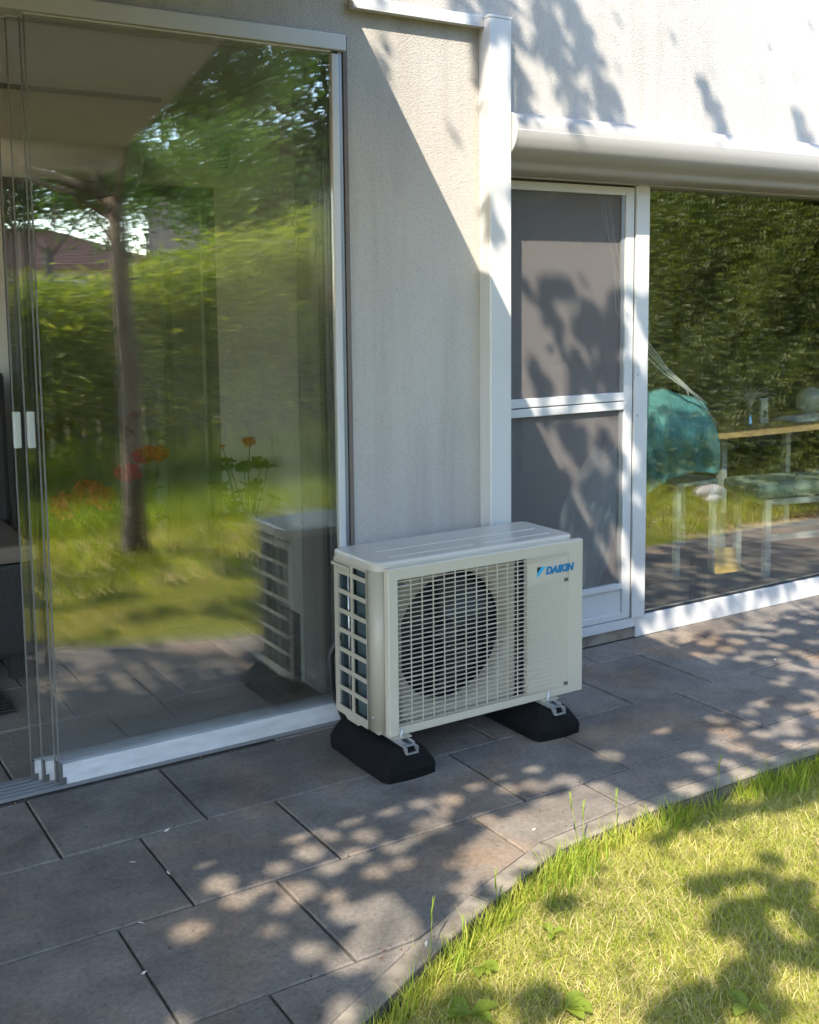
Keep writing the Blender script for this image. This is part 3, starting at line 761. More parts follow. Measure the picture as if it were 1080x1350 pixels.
tz0 = tz+.0005
p = at(988, 558, 4.2); lp = thing('fibre_lamp', 'fan shaped fibre lamp on a shiny blue lit steel tube, standing on the wooden table', 'lamp', (p.x, 4.2, tz0))
MB().lathe([(0, 0), (.016, 0), (.013, .012), (.011, .085), (0, .085)], (p.x, 4.2, tz0), 14).build('base', mat('blue_lit_steel', (.25, .5, .75), .15, metal=.9, var=0), lp)  # blue light on the steel is put into its colour
fb = MB()
for k in range(70):
    a = random.gauss(0, .55); bb = random.gauss(0, .35); l = random.uniform(.12, .2)
    q0 = Vector((p.x, 4.2, tz0+.085)); q1 = q0+Vector((math.sin(a)*.25*l, math.sin(bb)*.25*l, .5*l)); q2 = q0+Vector((math.sin(a)*l, math.sin(bb)*l, l*math.cos(a)*.8))
    fb.tube([q0, q1, q2], [.0018, .0012, .0007], 3, cap=False)
o = fb.build('fibres', 'paper', lp); o['kind'] = 'stuff'
p = at(1006, 560, 4.25); nb = thing('number_card', 'upright grey card with a black figure 8 on the wooden table', 'card', (p.x, 4.25, tz0))
MB().rbox(p.x-.03, p.x+.03, 4.24, 4.255, tz0, tz0+.145, .002).build('card_panel', 'greypaint', nb)
def text(name, body, m, size, mtx, parent, ext=.0006, shear=0, bold=0, spacing=1):
    cu = bpy.data.curves.new(name, 'FONT'); cu.body = body; cu.size = size; cu.extrude = ext; cu.shear = shear; cu.offset = bold; cu.space_character = spacing
    cu.align_x = 'LEFT'; o = bpy.data.objects.new(name, cu); link(o, parent)
    mm = mtx.copy(); mm.translation = mm.translation-OFF.get(parent.name, Vector((0, 0, 0))); o.matrix_local = mm
    cu.materials.append(MT[m]); bpy.context.view_layer.update()
    me = bpy.data.meshes.new_from_object(o.evaluated_get(bpy.context.evaluated_depsgraph_get())); mw = o.matrix_local.copy()
    bpy.data.objects.remove(o); bpy.data.curves.remove(cu)
    o = bpy.data.objects.new(name, me); link(o, parent); o.matrix_local = mw
    if not me.materials: me.materials.append(MT[m])
    return o
RX = Matrix.Rotation(math.radians(90), 4, 'X')
text('figure', '8', 'blackp', .055, Matrix.Translation((p.x-.016, 4.239, tz0+.035)) @ RX, nb, bold=.0008)
p = at(1068, 527, 4.3)
bl = MB().lathe([(.0001, -.082)]+[(.082*math.cos(a), .082*math.sin(a)) for a in np.linspace(-1.45, 1.45, 16)]+[(.0001, .082)], (p.x, 4.3, tz0+.102), 26).build('globe', 'ball')
tag(rebase(bl, (p.x, 4.3, tz0+.02)), 'pale round globe on folded white cloth at the right end of the wooden table', 'globe')
q = at(1060, 555, 4.25)
b = MB(); 
vs = []; fs = []
for j in range(9):
    for i in range(21):
        u, v = i/20, j/8; hgt = .020*(math.sin(math.pi*u)*math.sin(math.pi*v))**.4+.004*math.sin(u*19+v*4)
        vs.append((q.x-.17+.42*u, 4.15+.22*v, tz0+.001+max(0, hgt)))
for j in range(8):
    for i in range(20): k = j*21+i; fs.append((k, k+1, k+22, k+21))
c = b.add(vs, fs, True).build('folded_cloth', 'paper', recalc=False); md = c.modifiers.new('thickness', 'SOLIDIFY'); md.thickness = .003
tag(rebase(c, (q.x, 4.25, tz0)), 'crumpled white cloth lying on the wooden table under the pale globe', 'cloth')
bx = MB().rbox(3.80, 3.875, 3.56, 3.60, .0125, .24, .004).build('black_board', 'dark'); tag(rebase(bx, (3.83, 3.58, .0125)), 'black upright board on the floor beside a yellow card behind the window', 'board')
pr = [(0, .0), (.105, .0)]+[(.105-.0*k, 0) for k in range(0)]
A_ = at(943, 722, 3.66); B_ = at(970, 722, 3.66); C_ = at(985, 752, 3.60); D_ = at(943, 757, 3.60)
E_ = at(971, 738, 3.64); F_ = at(976, 747, 3.62)
q = [A_, B_, E_, F_, C_, D_]
yc = MB().add(q+[x+Vector((0, .004, 0)) for x in q], [(0, 1, 2, 3, 4, 5), (11, 10, 9, 8, 7, 6)]+[(k, (k+1) % 6, 6+(k+1) % 6, 6+k) for k in range(6)]).build('yellow_card', 'card')
tag(rebase(yc, (A_.x, 3.62, .1)), 'small sunlit yellow card with a curved edge leaning beside the black board', 'card')
ln = thing('paper_lantern', 'round pale paper lantern hanging behind the top of the screen door', 'lantern', (3.36, 4.2, 2.05))
MB().lathe([(.0001, -.17)]+[(.17*math.cos(a), .17*math.sin(a)) for a in np.linspace(-1.45, 1.45, 18)]+[(.0001, .17)], (3.33, 4.2, 2.05), 28).build('shade', 'paper', ln)
MB().tube([(3.33, 4.2, 2.215), (3.33, 4.2, 2.449)], .003, 6).build('cord', 'cable', ln)

# ================================================================== OUTDOOR UNIT
ac = thing('outdoor_unit', 'ivory air conditioner outdoor unit with a slatted front grille on black rubber blocks', 'air conditioner', (2.0, 2.92, .1))
CXL, CXR, CYF, CYB, CZ0, CZ1 = 1.624, 2.392, 2.790, 3.060, .115, .620
def arc(cx, cyy, r, a0, a1, n=7): return [(cx+r*math.cos(a0+(a1-a0)*k/n), cyy+r*math.sin(a0+(a1-a0)*k/n)) for k in range(n+1)]
R_ = .034
b = MB()
b.prism([(CXL, 2.853)]+arc(CXL+R_, CYF+R_, R_, math.pi, 1.5*math.pi)+[(CXL+.085, CYF), (CXL+.085, CYF+.004), (CXL+R_, CYF+.004)]+arc(CXL+R_, CYF+R_, R_-.004, 1.5*math.pi, math.pi)+[(CXL+.004, 2.853)], 'Z', CZ0, CZ1, True)
b.build('front_corner', 'ivory', ac)
b = MB(); b.box(CXL, CXL+.004, 2.8532, 2.8568, CZ0, CZ1); b.box(CXL, CXL+.004, 2.9385, 2.953, .140, CZ1); b.box(CXL, CXL+.004, 3.034, CYB, CZ0+.02, CZ1)
b.prism([(CYB, .135), (CYB, .113), (3.0, .113), (2.985, .104), (2.915, .104), (2.90, .112), (2.857, .112), (2.857, .1395), (3.034, .1395), (3.034, .135)], 'X', CXL, CXL+.004)
b.build('side_frame', 'ivory', ac)
zs = [.572-.0635*k for k in range(7)]
for k, zt in enumerate(zs):
    b = MB(); b.rbox(CXL-.0005, CXL+.0045, 2.8569, 2.9384, zt+.0005, zt+.0155, .0015); b.rbox(CXL-.0005, CXL+.0045, 2.9531, 3.0339, zt+.0005, zt+.0155, .0015); b.build('side_bar', 'ivory', ac)
b = MB(); b.box(CXL, CXL+.004, 2.8569, 2.9384, .608, CZ1); b.box(CXL, CXL+.004, 2.9531, 3.0339, .607, CZ1); b.build('side_top_strip', 'ivory', ac)
b = MB(); b.rbox(CXL-.010, CXL+.001, 2.953, 3.062, .596, .607, .003); b.box(CXL-.001, CXL+.010, 2.958, 3.03, .588, .5955); b.build('grip', 'ivory', ac)
b = MB(); b.box(CXL+.018, CXL+.040, 2.858, 2.945, .13, .615); b.build('coil', 'coil', ac)
b = MB(); b.box(CXL+.045, CXR-.01, 2.95, 2.956, .12, .618); b.box(CXL+.05, CXR-.01, 2.957, 2.966, .12, .618)
b.build('inner_bulkhead', 'dark', ac)
b = MB()
for k in range(56):
    z = .128+k*.0088; b.box(CXL+.012, CXR-.012, CYB-.012, CYB-.0105, z, z+.002)
for x in np.linspace(CXL+.03, CXR-.03, 9): b.box(x-.0015, x+.0015, CYB-.0104, CYB-.008, .125, .615)
o = b.build('rear_guard', 'dark', ac)
MB().box(CXL+.012, CXR-.012, CYB-.035, CYB-.018, .122, .618).build('coil', 'coil', ac)
b = MB(); b.tube([(CXL+.02, 3.0, .13), (CXL+.02, 3.0, .61)], .004, 6); b.tube([(CXL+.02, 2.97, .2), (CXL+.02, 2.97, .61)], .003, 6); b.build('inner_pipe', 'zinc', ac)
MB().box(CXR-.004, CXR, CYF+.001, CYB, CZ0, CZ1).build('right_side', 'ivory', ac)
MB().box(CXL+.0045, CXR-.0045, CYF+.006, CYB-.006, .112, .1215).build('base_pan', 'ivory', ac)
# lid
bm = bmesh.new()
outl = arc(CXL+.036, CYF+.034, .038, math.pi, 1.5*math.pi)+arc(CXR-.034, CYF+.034, .038, 1.5*math.pi, 2*math.pi)+arc(CXR-.018, CYB-.016, .02, 0, .5*math.pi, 5)+arc(CXL+.018, CYB-.016, .02, .5*math.pi, math.pi, 5)
def ringz(off, z):
    cx = (CXL+CXR)/2; cyy = (CYF+CYB)/2
    return [bm.verts.new((p[0]-off*np.sign(p[0]-cx), p[1]-off*np.sign(p[1]-cyy), z)) for p in outl]
rings = [ringz(0, .6205), ringz(0, .6405), ringz(.002, .645), ringz(.006, .6475), ringz(.012, .6480)]
for a, c in zip(rings[:-1], rings[1:]):
    for k in range(len(outl)): bm.faces.new((a[k], a[(k+1) % len(outl)], c[(k+1) % len(outl)], c[k]))
bm.faces.new(rings[-1]); bm.faces.new(list(reversed(rings[0])))
lidm = MB(); lidm.bm(bm); lid = lidm.build('lid', 'lid', ac)
for y, x0_, x1_ in ((2.845, 1.70, 2.02), (2.845, 2.06, 2.335), (2.93, 1.70, 2.335)):
    MB().prism([(y-.005, .6478), (y-.0025, .6496), (y+.0025, .6496), (y+.005, .6478)], 'X', x0_, x1_).build('embossed_rib', 'lid', lid)
for y, z in ((3.037, .634), (2.945, .634)):
    MB().lathe([(0, -.0035), (.0035, -.003), (.005, 0)], (CXL-.002, y, z), 10, axis='X').build('screw', 'alu', lid)
for y, z in ((2.824, .535), (2.822, .16)):
    MB().lathe([(0, -.003), (.0035, -.0025), (.005, 0)], (CXL+.0, y, z), 10, axis='X').build('screw', 'alu', ac)
# front panel
FX0, FX1, FY, FYB, FZ0, FZ1 = 1.648, 2.412, 2.762, 2.786, .110, .632
GX0, GX1, GZ0, GZ1 = 1.681, 2.178, .136, .596
b = MB()
def rect(x0, x1, z0, z1, y): return [(x0, y, z0), (x1, y, z0), (x1, y, z1), (x0, y, z1)]
PX1 = 2.349                                                    # right of this the plate runs flush
lv = [rect(FX0, FX1, FZ0, FZ1, FYB), rect(FX0, FX1, FZ0, FZ1, FY+.0025), rect(FX0+.0025, FX1-.0025, FZ0+.0025, FZ1-.0025, FY),
      rect(GX0, PX1, GZ0, GZ1, FY), rect(GX0+.001, PX1-.001, GZ0+.001, GZ1-.001, FY+.004), rect(GX0+.001, PX1-.001, GZ0+.001, GZ1-.001, FYB)]
vs = [p for r_ in lv for p in r_]; fs = []
for q in range(5):
    for k in range(4): fs.append((4*q+k, 4*q+(k+1) % 4, 4*q+4+(k+1) % 4, 4*q+4+k))
for k in range(4): fs.append((20+k, 20+(k+1) % 4, (k+1) % 4, k))
b.add(vs, fs)
b.box(GX1, PX1-.0012, FY+.003, FYB-.001, GZ0+.0012, GZ1-.0012)
b.rbox(2.186, PX1-.003, FY-.0002, FYB-.002, .513, .574, .0012)
front = b.build('front_panel', 'panel', ac)
ns = 32
for k in range(ns):
    z = GZ0+.0072+k*(GZ1-GZ0-.0144)/(ns-1)
    bold = .0012 if k % 4 == 2 else .0007
    # slat: fades into the left frame as a wedge, runs across the opening
    MB().add([(FX0+.004, FY+.0015, z-.0012), (GX0+.004, FY-.0008, z-bold), (GX0+.004, FY-.0008, z+bold), (FX0+.004, FY+.0015, z+.0012),
              (GX1, FY-.0008, z-bold), (GX1, FY-.0008, z+bold), (GX1, FY+.0045, z+bold+.0006), (GX1, FY+.0045, z-bold+.0006), (GX0+.004, FY+.0045, z+bold+.0006), (GX0+.004, FY+.0045, z-bold+.0006)],
             [(0, 1, 2, 3), (1, 4, 5, 2), (5, 6, 8, 2), (4, 1, 9, 7), (6, 7, 9, 8), (4, 7, 6, 5), (1, 0, 3, 2, 8, 9)]).build('slat', 'panel', front)
    if not (.508 < z < .578):
        MB().add([(GX1+.0005, FY-.0060, z-bold*2.2), (2.345, FY+.0006, z-.0008), (2.345, FY+.0006, z+.0008), (GX1+.0005, FY-.0060, z+bold*2.2), (GX1+.0005, FY+.0065, z-bold), (2.345, FY+.0065, z-.0008), (2.345, FY+.0065, z+.0008), (GX1+.0005, FY+.0065, z+bold)],
                 [(0, 1, 2, 3), (3, 2, 6, 7), (0, 4, 5, 1), (0, 3, 7, 4), (1, 5, 6, 2)]).build('rib', 'panel', front)
for k in range(12):
    x = 1.73+k*.0408
    if x < GX1-.004: MB().box(x-.0008, x+.0008, FY+.0008, FY+.006, GZ0, GZ1).build('upright', 'panel', front)
for x, z in ((2.340, .503), (2.340, .134+.012)):
    MB().box(x-.008, x+.008, FY-.0004, FY+.004, z-.0055, z+.0055).build('clip', 'alu_dark', front)
for x, z in ((1.697, .580), (1.697, .147)):
    MB().box(x-.012, x+.014, FY+.009, FY+.016, z-.006, z+.006).build('clip', 'alu_dark', front)
# shroud with the round opening, fan behind
FC = (1.917, .371); FR = .214
b = MB(); n = 64; SX0, SX1, SZ0, SZ1 = 1.672, 2.150, .122, .612
vs = []; fs = []
for k in range(n):
    a = 2*math.pi*k/n; c, s_ = math.cos(a), math.sin(a)
    tt = min(((SX1-FC[0]) if c > 0 else (FC[0]-SX0))/max(1e-6, abs(c)), ((SZ1-FC[1]) if s_ > 0 else (FC[1]-SZ0))/max(1e-6, abs(s_)))
    rr = min(FR, tt*.985)
    vs += [(FC[0]+c*rr, 2.802, FC[1]+s_*rr), (FC[0]+c*tt, 2.798, FC[1]+s_*tt), (FC[0]+c*rr*.985, 2.86, FC[1]+s_*rr*.985)]
for k in range(n):
    j = (k+1) % n; fs += [(3*k, 3*k+1, 3*j+1, 3*j), (3*k+2, 3*k, 3*j, 3*j+2)]
b.add(vs, fs, True).build('fan_shroud', 'ivory', ac, recalc=False)
MB().box(2.16, 2.18, 2.797, 2.94, .125, .612).build('partition', 'dark', ac)
fanm = MB(); fanm.lathe([(0, 0), (.03, .001), (.036, .01), (.036, .05), (0, .05)], (FC[0], 2.835, FC[1]), 24, axis='Y')
for q in range(3):
    vs = []; fs = []
    for i in range(7):
        for j in range(9):
            r = .034+(.192-.034)*i/6; a = q*2.094+.35+(j/8)*(1.15+.25*i/6)-.1*i/6
            vs.append((FC[0]+r*math.cos(a), 2.84+.055*(j/8)+.01*math.sin(3*j/8), FC[1]+r*math.sin(a)))
    for i in range(6):
        for j in range(8): k = i*9+j; fs.append((k, k+1, k+10, k+9))
    fanm.add(vs, fs, True)
o = fanm.build('fan', 'fan', ac, recalc=False); md = o.modifiers.new('thickness', 'SOLIDIFY'); md.thickness = .003
# badge
TX, TZ = 2.2155, .561
MB().prism([(TX, .561), (TX+.0165, .5605), (TX+.0002, .5425)], 'Y', FY-.0016, FY-.0003).build('badge_corner', 'blackp', front)
MB().prism([(TX+.0175, .5605), (TX+.0345, .560), (TX+.0004, .5265), (TX+.0002, .5405)], 'Y', FY-.0016, FY-.0003).build('badge_stripe', 'cyan', front)
text('lettering', 'DAIKIN', 'blue', .0338, Matrix.Translation((2.2505, FY-.0013, .5335)) @ RX, front, ext=.0010, shear=.22, bold=.0016, spacing=1.04)
# legs of the unit
for x in (1.683, 2.262):
    b = MB(); b.box(x-.03, x+.03, 2.74, 2.775, .1085, .1118); b.box(x-.03, x+.03, 3.03, 3.065, .1085, .1118); b.build('mounting_foot', 'ivory', ac)
# rubber blocks with strut channels
def block(x, label):
    t = thing('rubber_block', label, 'support block', (x, 2.875, 0), 'rubber support blocks under the outdoor unit')
    secs = [(2.694, .006), (2.692, .03), (2.705, .07), (2.722, .089), (2.740, .0935), (3.015, .0935), (3.035, .089), (3.050, .07), (3.060, .03), (3.058, .006)]
    bm = bmesh.new()
    lay = []
    for hz, xo, yo in ((0, .0925, 0), (.030, .094, -.002), (.036, .092, .000), (.062, .074, .006), (.082, .058, .016), (.090, .050, .024), (.0935, .040, .034)):
        y0_, y1_ = 2.694+yo, 3.058-yo
        o_ = []
        for (sx, yy) in ((-1, y0_), (1, y0_), (1, y1_), (-1, y1_)):
            o_.append((x+sx*xo, yy))
        # round the outline corners a little and bow the short ends
        r = []
        for k in range(4):
            p0 = o_[k]; p1 = o_[(k+1) % 4]
            for u in (.06, .3, .5, .7, .94):
                bow = (-.010 if k == 0 else .010)*math.sin(math.pi*u) if k in (0, 2) else 0
                r.append(bm.verts.new((p0[0]+(p1[0]-p0[0])*u, p0[1]+(p1[1]-p0[1])*u+bow, hz)))
        lay.append(r)
    for a, c in zip(lay[:-1], lay[1:]):
        for k in range(20): bm.faces.new((a[k], a[(k+1) % 20], c[(k+1) % 20], c[k]))
    bm.faces.new(lay[-1]); bm.faces.new(list(reversed(lay[0])))
    MB().bm(bm, None, False).build('rubber_body', 'rubber', t)
    c = MB(); c.box(x-.0205, x-.0185, 2.71, 3.045, .0940, .1075); c.box(x+.0185, x+.0205, 2.71, 3.045, .0940, .1075); c.box(x-.0184, x+.0184, 2.71, 3.045, .0940, .0958)
    c.box(x-.0184, x-.0115, 2.71, 3.045, .1057, .1075); c.box(x+.0115, x+.0184, 2.71, 3.045, .1057, .1075)
    c.box(x-.0205, x-.0186, 2.688, 2.7099, .078, .100); c.box(x+.0186, x+.0205, 2.688, 2.7099, .078, .100); c.box(x-.0185, x+.0185, 2.688, 2.7099, .078, .0798)
    ch_ = c.build('strut_channel', 'zinc', t)
    for y in (2.752, 3.04):
        q = MB(); q.tube([(x, y, .096), (x, y, .135)], .004, 8); q.lathe([(0, .108), (.0085, .108), (.0085, .115), (0, .115)], (x, y, 0), 6, smooth=False); q.lathe([(0, .1076), (.014, .1076), (.014, .1079)], (x, y, 0), 14, smooth=False)
        q.build('bolt', 'zinc', ch_)
block(1.683, 'black rubber support block under the left end of the outdoor unit')
block(2.256, 'black rubber support block under the right end of the outdoor unit')
pc = MB(); pc.tube([(1.70, 3.075, .30), (1.66, 3.10, .34), (1.635, 3.115, .28), (1.64, 3.12, .17), (1.68, 3.12, .06), (1.78, 3.13, .018), (1.95, 3.15, .016), (2.1, 3.17, .016)], .012, 8)
pc.tube([(1.72, 3.072, .22), (1.70, 3.10, .20), (1.73, 3.12, .10), (1.85, 3.14, .016), (1.99, 3.12, .05), (2.05, 3.10, .12), (2.1, 3.07, .2)], .008, 8)
o = pc.build('cable_loop', 'cable', ac)

# ================================================================== GARDEN
def landing(p):
    """where the sun throws a point: ('g', x, y) on the ground or ('w', x, z) on the house"""
    t = p[2]/1.4; Y = p[1]+t
    if Y > WY:
        t = WY-p[1]; return 'w', p[0]+t, p[2]-1.4*t
    return 'g', p[0]+t, Y
def seg(px, py, ax, ay, bx_, by_):
    dx, dy = bx_-ax, by_-ay; u = max(0, min(1, ((px-ax)*dx+(py-ay)*dy)/(dx*dx+dy*dy))); return math.hypot(px-ax-u*dx, py-ay-u*dy)
LSH = [(2.30, 2.10, .40, .07), (2.10, 1.80, .16, .055), (2.02, 1.66, .20, .05), (1.95, 1.50, .30, .07), (1.68, 1.44, .22, .09), (1.14, 1.72, .13, .08), (2.75, 2.02, .3, .08), (1.63, 1.94, .05, .03), (1.35, 1.66, .10, .05)]
_h = []
_grid = {}
for _ in range(26000):                                      # sun holes in the canopy, by where their light lands
    a, c = random.uniform(-.2, 4.8), random.uniform(1.5, 3.34)
    ky = float(kerb_y(a))
    if c < ky: continue
    nz = noise.noise(Vector((a*1.7, c*2.3, 3.3)))
    if a < .95 and c > 1.95: pr, r = .05, random.uniform(.036, .056)
    elif c > 2.85 and a < 3.05: pr, r = .01, .03
    elif a > 3.0: pr, r = (.74 if nz > -.26 else .2), random.uniform(.038, .056)
    elif c < 2.42: pr, r = (.76 if nz > -.24 else .18), random.uniform(.038, .060)
    else: pr, r = (.70 if nz > -.16 else .16), random.uniform(.036, .054)
    g = (int(a/.07), int(c/.07)); near_ = [q for dx in (-1, 0, 1) for dy in (-1, 0, 1) for q in _grid.get((g[0]+dx, g[1]+dy), [])]
    if any((q[0]-a)**2+(q[1]-c)**2 < .076**2 for q in near_): continue
    _grid.setdefault(g, []).append((a, c))
    if random.random() < pr: _h.append((a, c, r))
HOLES = np.array(_h)

TWIG = []
def twig(pts, gap=.045, ll=.085):
    for (a, c), (a1, c1) in zip(pts[:-1], pts[1:]):
        TWIG.append((a, c, a1, c1, .006)); L = math.hypot(a1-a, c1-c); an = math.atan2(c1-c, a1-a); d_ = 0; sd_ = 1
        while d_ < L:
            u = d_/L; x, y = a+(a1-a)*u, c+(c1-c)*u; t_ = an+sd_*random.uniform(.35, .85); l_ = ll*random.uniform(.7, 1.25)
            TWIG.append((x+math.cos(t_)*.02, y+math.sin(t_)*.02, x+math.cos(t_)*l_, y+math.sin(t_)*l_, .009)); sd_ = -sd_; d_ += gap*random.uniform(.7, 1.4)
twig([(2.50, 2.66), (2.60, 2.46), (2.70, 2.30), (2.76, 2.14), (2.80, 1.98)]); twig([(2.66, 2.62), (2.78, 2.40), (2.90, 2.20), (2.99, 2.0)]); twig([(2.58, 2.44), (2.62, 2.28)], .05, .07)
twig([(3.40, 2.30), (3.50, 2.18), (3.58, 2.04)], .05, .06); twig([(3.98, 2.22), (4.06, 2.10), (4.12, 1.98)], .05, .06); twig([(2.16, 2.62), (2.28, 2.40), (2.36, 2.24)], .05, .10); twig([(2.28, 2.62), (2.42, 2.40), (2.48, 2.22), (2.56, 2.0)], .05, .10); twig([(2.40, 2.5), (2.46, 2.30)], .05, .09)
twig([(2.34, 1.72), (2.41, 1.60), (2.40, 1.54)], .06, .05)
TWIG = np.array(TWIG)

def shade_ok(P):
    """True where a leaf may hang: its shadow falls where the garden is in shade"""
    P = np.asarray(P); n = len(P)
    t = P[:, 2]/1.4; Yg = P[:, 1]+t; onw = Yg > WY
    tw_ = np.where(onw, WY-P[:, 1], t)
    A = P[:, 0]+tw_; Cg = np.where(onw, P[:, 2]-1.4*tw_, Yg)
    ok = np.ones(n, bool); rnd = RNG.random(n)
    nz = np.array([noise.noise(Vector((a*3.2, c*3.2, 6.1))) for a, c in zip(A, Cg)])
    # lawn in the picture
    lawn = ~onw & (Cg < kerb_y(A)-.02) & (Cg > .75) & (A > .55) & (A < 5.4)
    inp = np.zeros(n, bool)
    for (x, y, rx, ry) in LSH: inp |= ((A-x)/rx)**2+((Cg-y)/ry)**2 < 1.15+1.2*nz
    nf = np.array([noise.noise(Vector((a*11, c*11, 1.7))) if l_ else 0 for a, c, l_ in zip(A, Cg, lawn)])
    inp &= nf > -.20
    ok &= ~lawn | inp | (rnd < .006) | ((Cg < 1.15) & (nz > .02))
    ml = ~onw & (A > .8) & (A < 5.0)
    ok &= ~(ml & (Cg > -1.9) & (Cg < .05)) | (nz > .08)
    ok &= ~(ml & (Cg >= .05) & (Cg < .75)) | (nz > -.12)
    kz = ~onw & (np.abs(Cg-kerb_y(A)-.07) < .16) & (A > 1.08) & (A < 2.15)
    ok &= ~kz | (nz < -.16)
    # paving
    pv = ~onw & (Cg >= kerb_y(A)-.02) & (A > -.3) & (A < 5)
    idx = np.where(pv)[0]
    for k in range(0, len(idx), 4000):
        ii = idx[k:k+4000]
        d = np.hypot(A[ii, None]-HOLES[None, :, 0], Cg[ii, None]-HOLES[None, :, 1]) < HOLES[None, :, 2]
        ok[ii] &= ~d.any(1)
    ok &= ~(~onw & (A > 4.6) & (A < 9) & (Cg > -2) & (Cg < 3)) | (rnd < .15)
    # wall, post and screen door
    def sg(ax, ay, bx_, by_):
        dx, dy = bx_-ax, by_-ay; u = np.clip(((A-ax)*dx+(Cg-ay)*dy)/(dx*dx+dy*dy), 0, 1); return np.hypot(A-ax-u*dx, Cg-ay-u*dy)
    wl = onw & (A > 1.95) & (A < 5.2) & (Cg < 3.0)
    tw = np.zeros(n, bool); jj = np.where(wl)[0]
    for k in range(0, len(jj), 6000):
        ii = jj[k:k+6000]; dx, dy = TWIG[:, 2]-TWIG[:, 0], TWIG[:, 3]-TWIG[:, 1]
        u = np.clip(((A[ii, None]-TWIG[:, 0])*dx+(Cg[ii, None]-TWIG[:, 1])*dy)/(dx*dx+dy*dy), 0, 1)
        tw[ii] = (np.hypot(A[ii, None]-TWIG[:, 0]-u*dx, Cg[ii, None]-TWIG[:, 1]-u*dy) < TWIG[:, 4]).any(1)
    n2 = np.array([noise.noise(Vector((a*15, c*11, 2.7))) if w_ else 0 for a, c, w_ in zip(A, Cg, wl)])
    bands = ((sg(2.62, 1.74, 3.04, 1.20) < .125+.10*nz) & (n2 > -.13)) | ((sg(2.76, 1.04, 3.12, .62) < .08+.1*nz) & (n2 > -.10)) | ((A > 3.05) & (Cg < 1.66) & (n2 > .10)) | ((A < 3.05) & (A > 2.52) & (Cg < 1.66) & (n2 > .30))
    clear_ = wl & (A > 2.45) & (Cg > 1.70) & (Cg < 1.88)
    tw &= ~clear_; rnd = np.where(clear_, 1.0, rnd)
    ok &= ~wl | tw | ((Cg < 1.72) & bands) | (rnd < .0005)
    return ok

def visible_block(P, m=150):
    V = np.asarray(P)-np.array(EYE); z = V @ np.array(FWD)
    zz = np.where(z > .05, z, 1); x = CX+FPX*(V @ np.array(RIGHT))/zz; y = CY-FPX*(V @ np.array(UP))/zz
    return (z > .05) & (x > -m) & (x < 1080+m) & (y > -m) & (y < 1350+m)

def in_ells(P, ells):
    r = np.zeros(len(P), bool)
    for (c, e, _) in ells: r |= (((P-np.array(c))/np.array(e))**2).sum(1) < 1
    return r

def crown(name, ells, n_clusters, per, spread, L_, W_, m, parent, filt=True, zmin=2.0, cast=0):
    C = []
    tries = 0
    tot = sum(e[2] for e in ells)
    while len(C) < n_clusters and tries < n_clusters*40:
        tries += 1
        r = random.random()*tot; e = None
        for e in ells:
            if r < e[2]: break
            r -= e[2]
        d = Vector((random.gauss(0, 1), random.gauss(0, 1), random.gauss(0, 1))).normalized()*random.random()**.42
        p = Vector((e[0][0]+d.x*e[1][0], e[0][1]+d.y*e[1][1], e[0][2]+d.z*e[1][2]))
        if p.z < zmin+.4*noise.noise(p*1.1): continue
        if p.y > 2.3: continue
        if noise.noise(p*.95+Vector((7, 3, 1))) < -.18: continue
        C.append(p)
    C = np.array([tuple(p) for p in C])
    q = RNG.normal(size=(len(C), per, 3))*spread*np.array([1, 1, .6])
    P = (C[:, None, :]+q).reshape(-1, 3)
    if cast:
        # the part of the crown that throws the shade seen on slabs, lawn and wall
        n = cast//5
        a, c = RNG.uniform(-.6, 5.2, n), RNG.uniform(.8, 3.2, n); z = 2.15+1.5*RNG.random(n)**1.5
        G = np.stack([a-z/1.4, c-z/1.4, z], 1)
        n2 = n//2
        a, c = RNG.uniform(2.0, 4.4, n2), RNG.uniform(.3, 2.6, n2); t = RNG.uniform(1.3, 2.7, n2)
        G = np.concatenate([G, np.stack([a-t, WY-t, c+1.4*t], 1)])
        G = G[in_ells(G, [((e[0][0], e[0][1], e[0][2]+.3), (e[1][0]*1.08, e[1][1]*1.08, e[1][2]*1.2), 0) for e in ells])]
        G = (G[:, None, :]+RNG.normal(size=(len(G), 5, 3))*.03).reshape(-1, 3)
        G = G[~visible_block(G)]; G = G[G[:, 2] > 1.9]; G = G[shade_ok(G)]
        leaves('foliage', G, np.full(len(G), .044), np.full(len(G), .026), m, parent, droop=.3)
    P = P[~visible_block(P)]
    P = P[P[:, 2] > zmin-.3]
    if filt: P = P[shade_ok(P)]
    leaves(name, P, np.full(len(P), L_), np.full(len(P), W_), m, parent, droop=.3)
    return C

def limb(mb, a, b, r0, r1, wob=.12, n=6):
    a, b = Vector(a), Vector(b); L = (b-a).length; pts = []
    for i in range(n+1):
        u = i/n; p = a.lerp(b, u); p.z += .16*L*math.sin(math.pi*u)*.5
        if 0 < i < n: p += Vector((random.gauss(0, 1), random.gauss(0, 1), random.gauss(0, .6)))*wob*L/n
        pts.append(p)
    mb.tube(pts, [r0+(r1-r0)*i/n for i in range(n+1)], 7); return pts

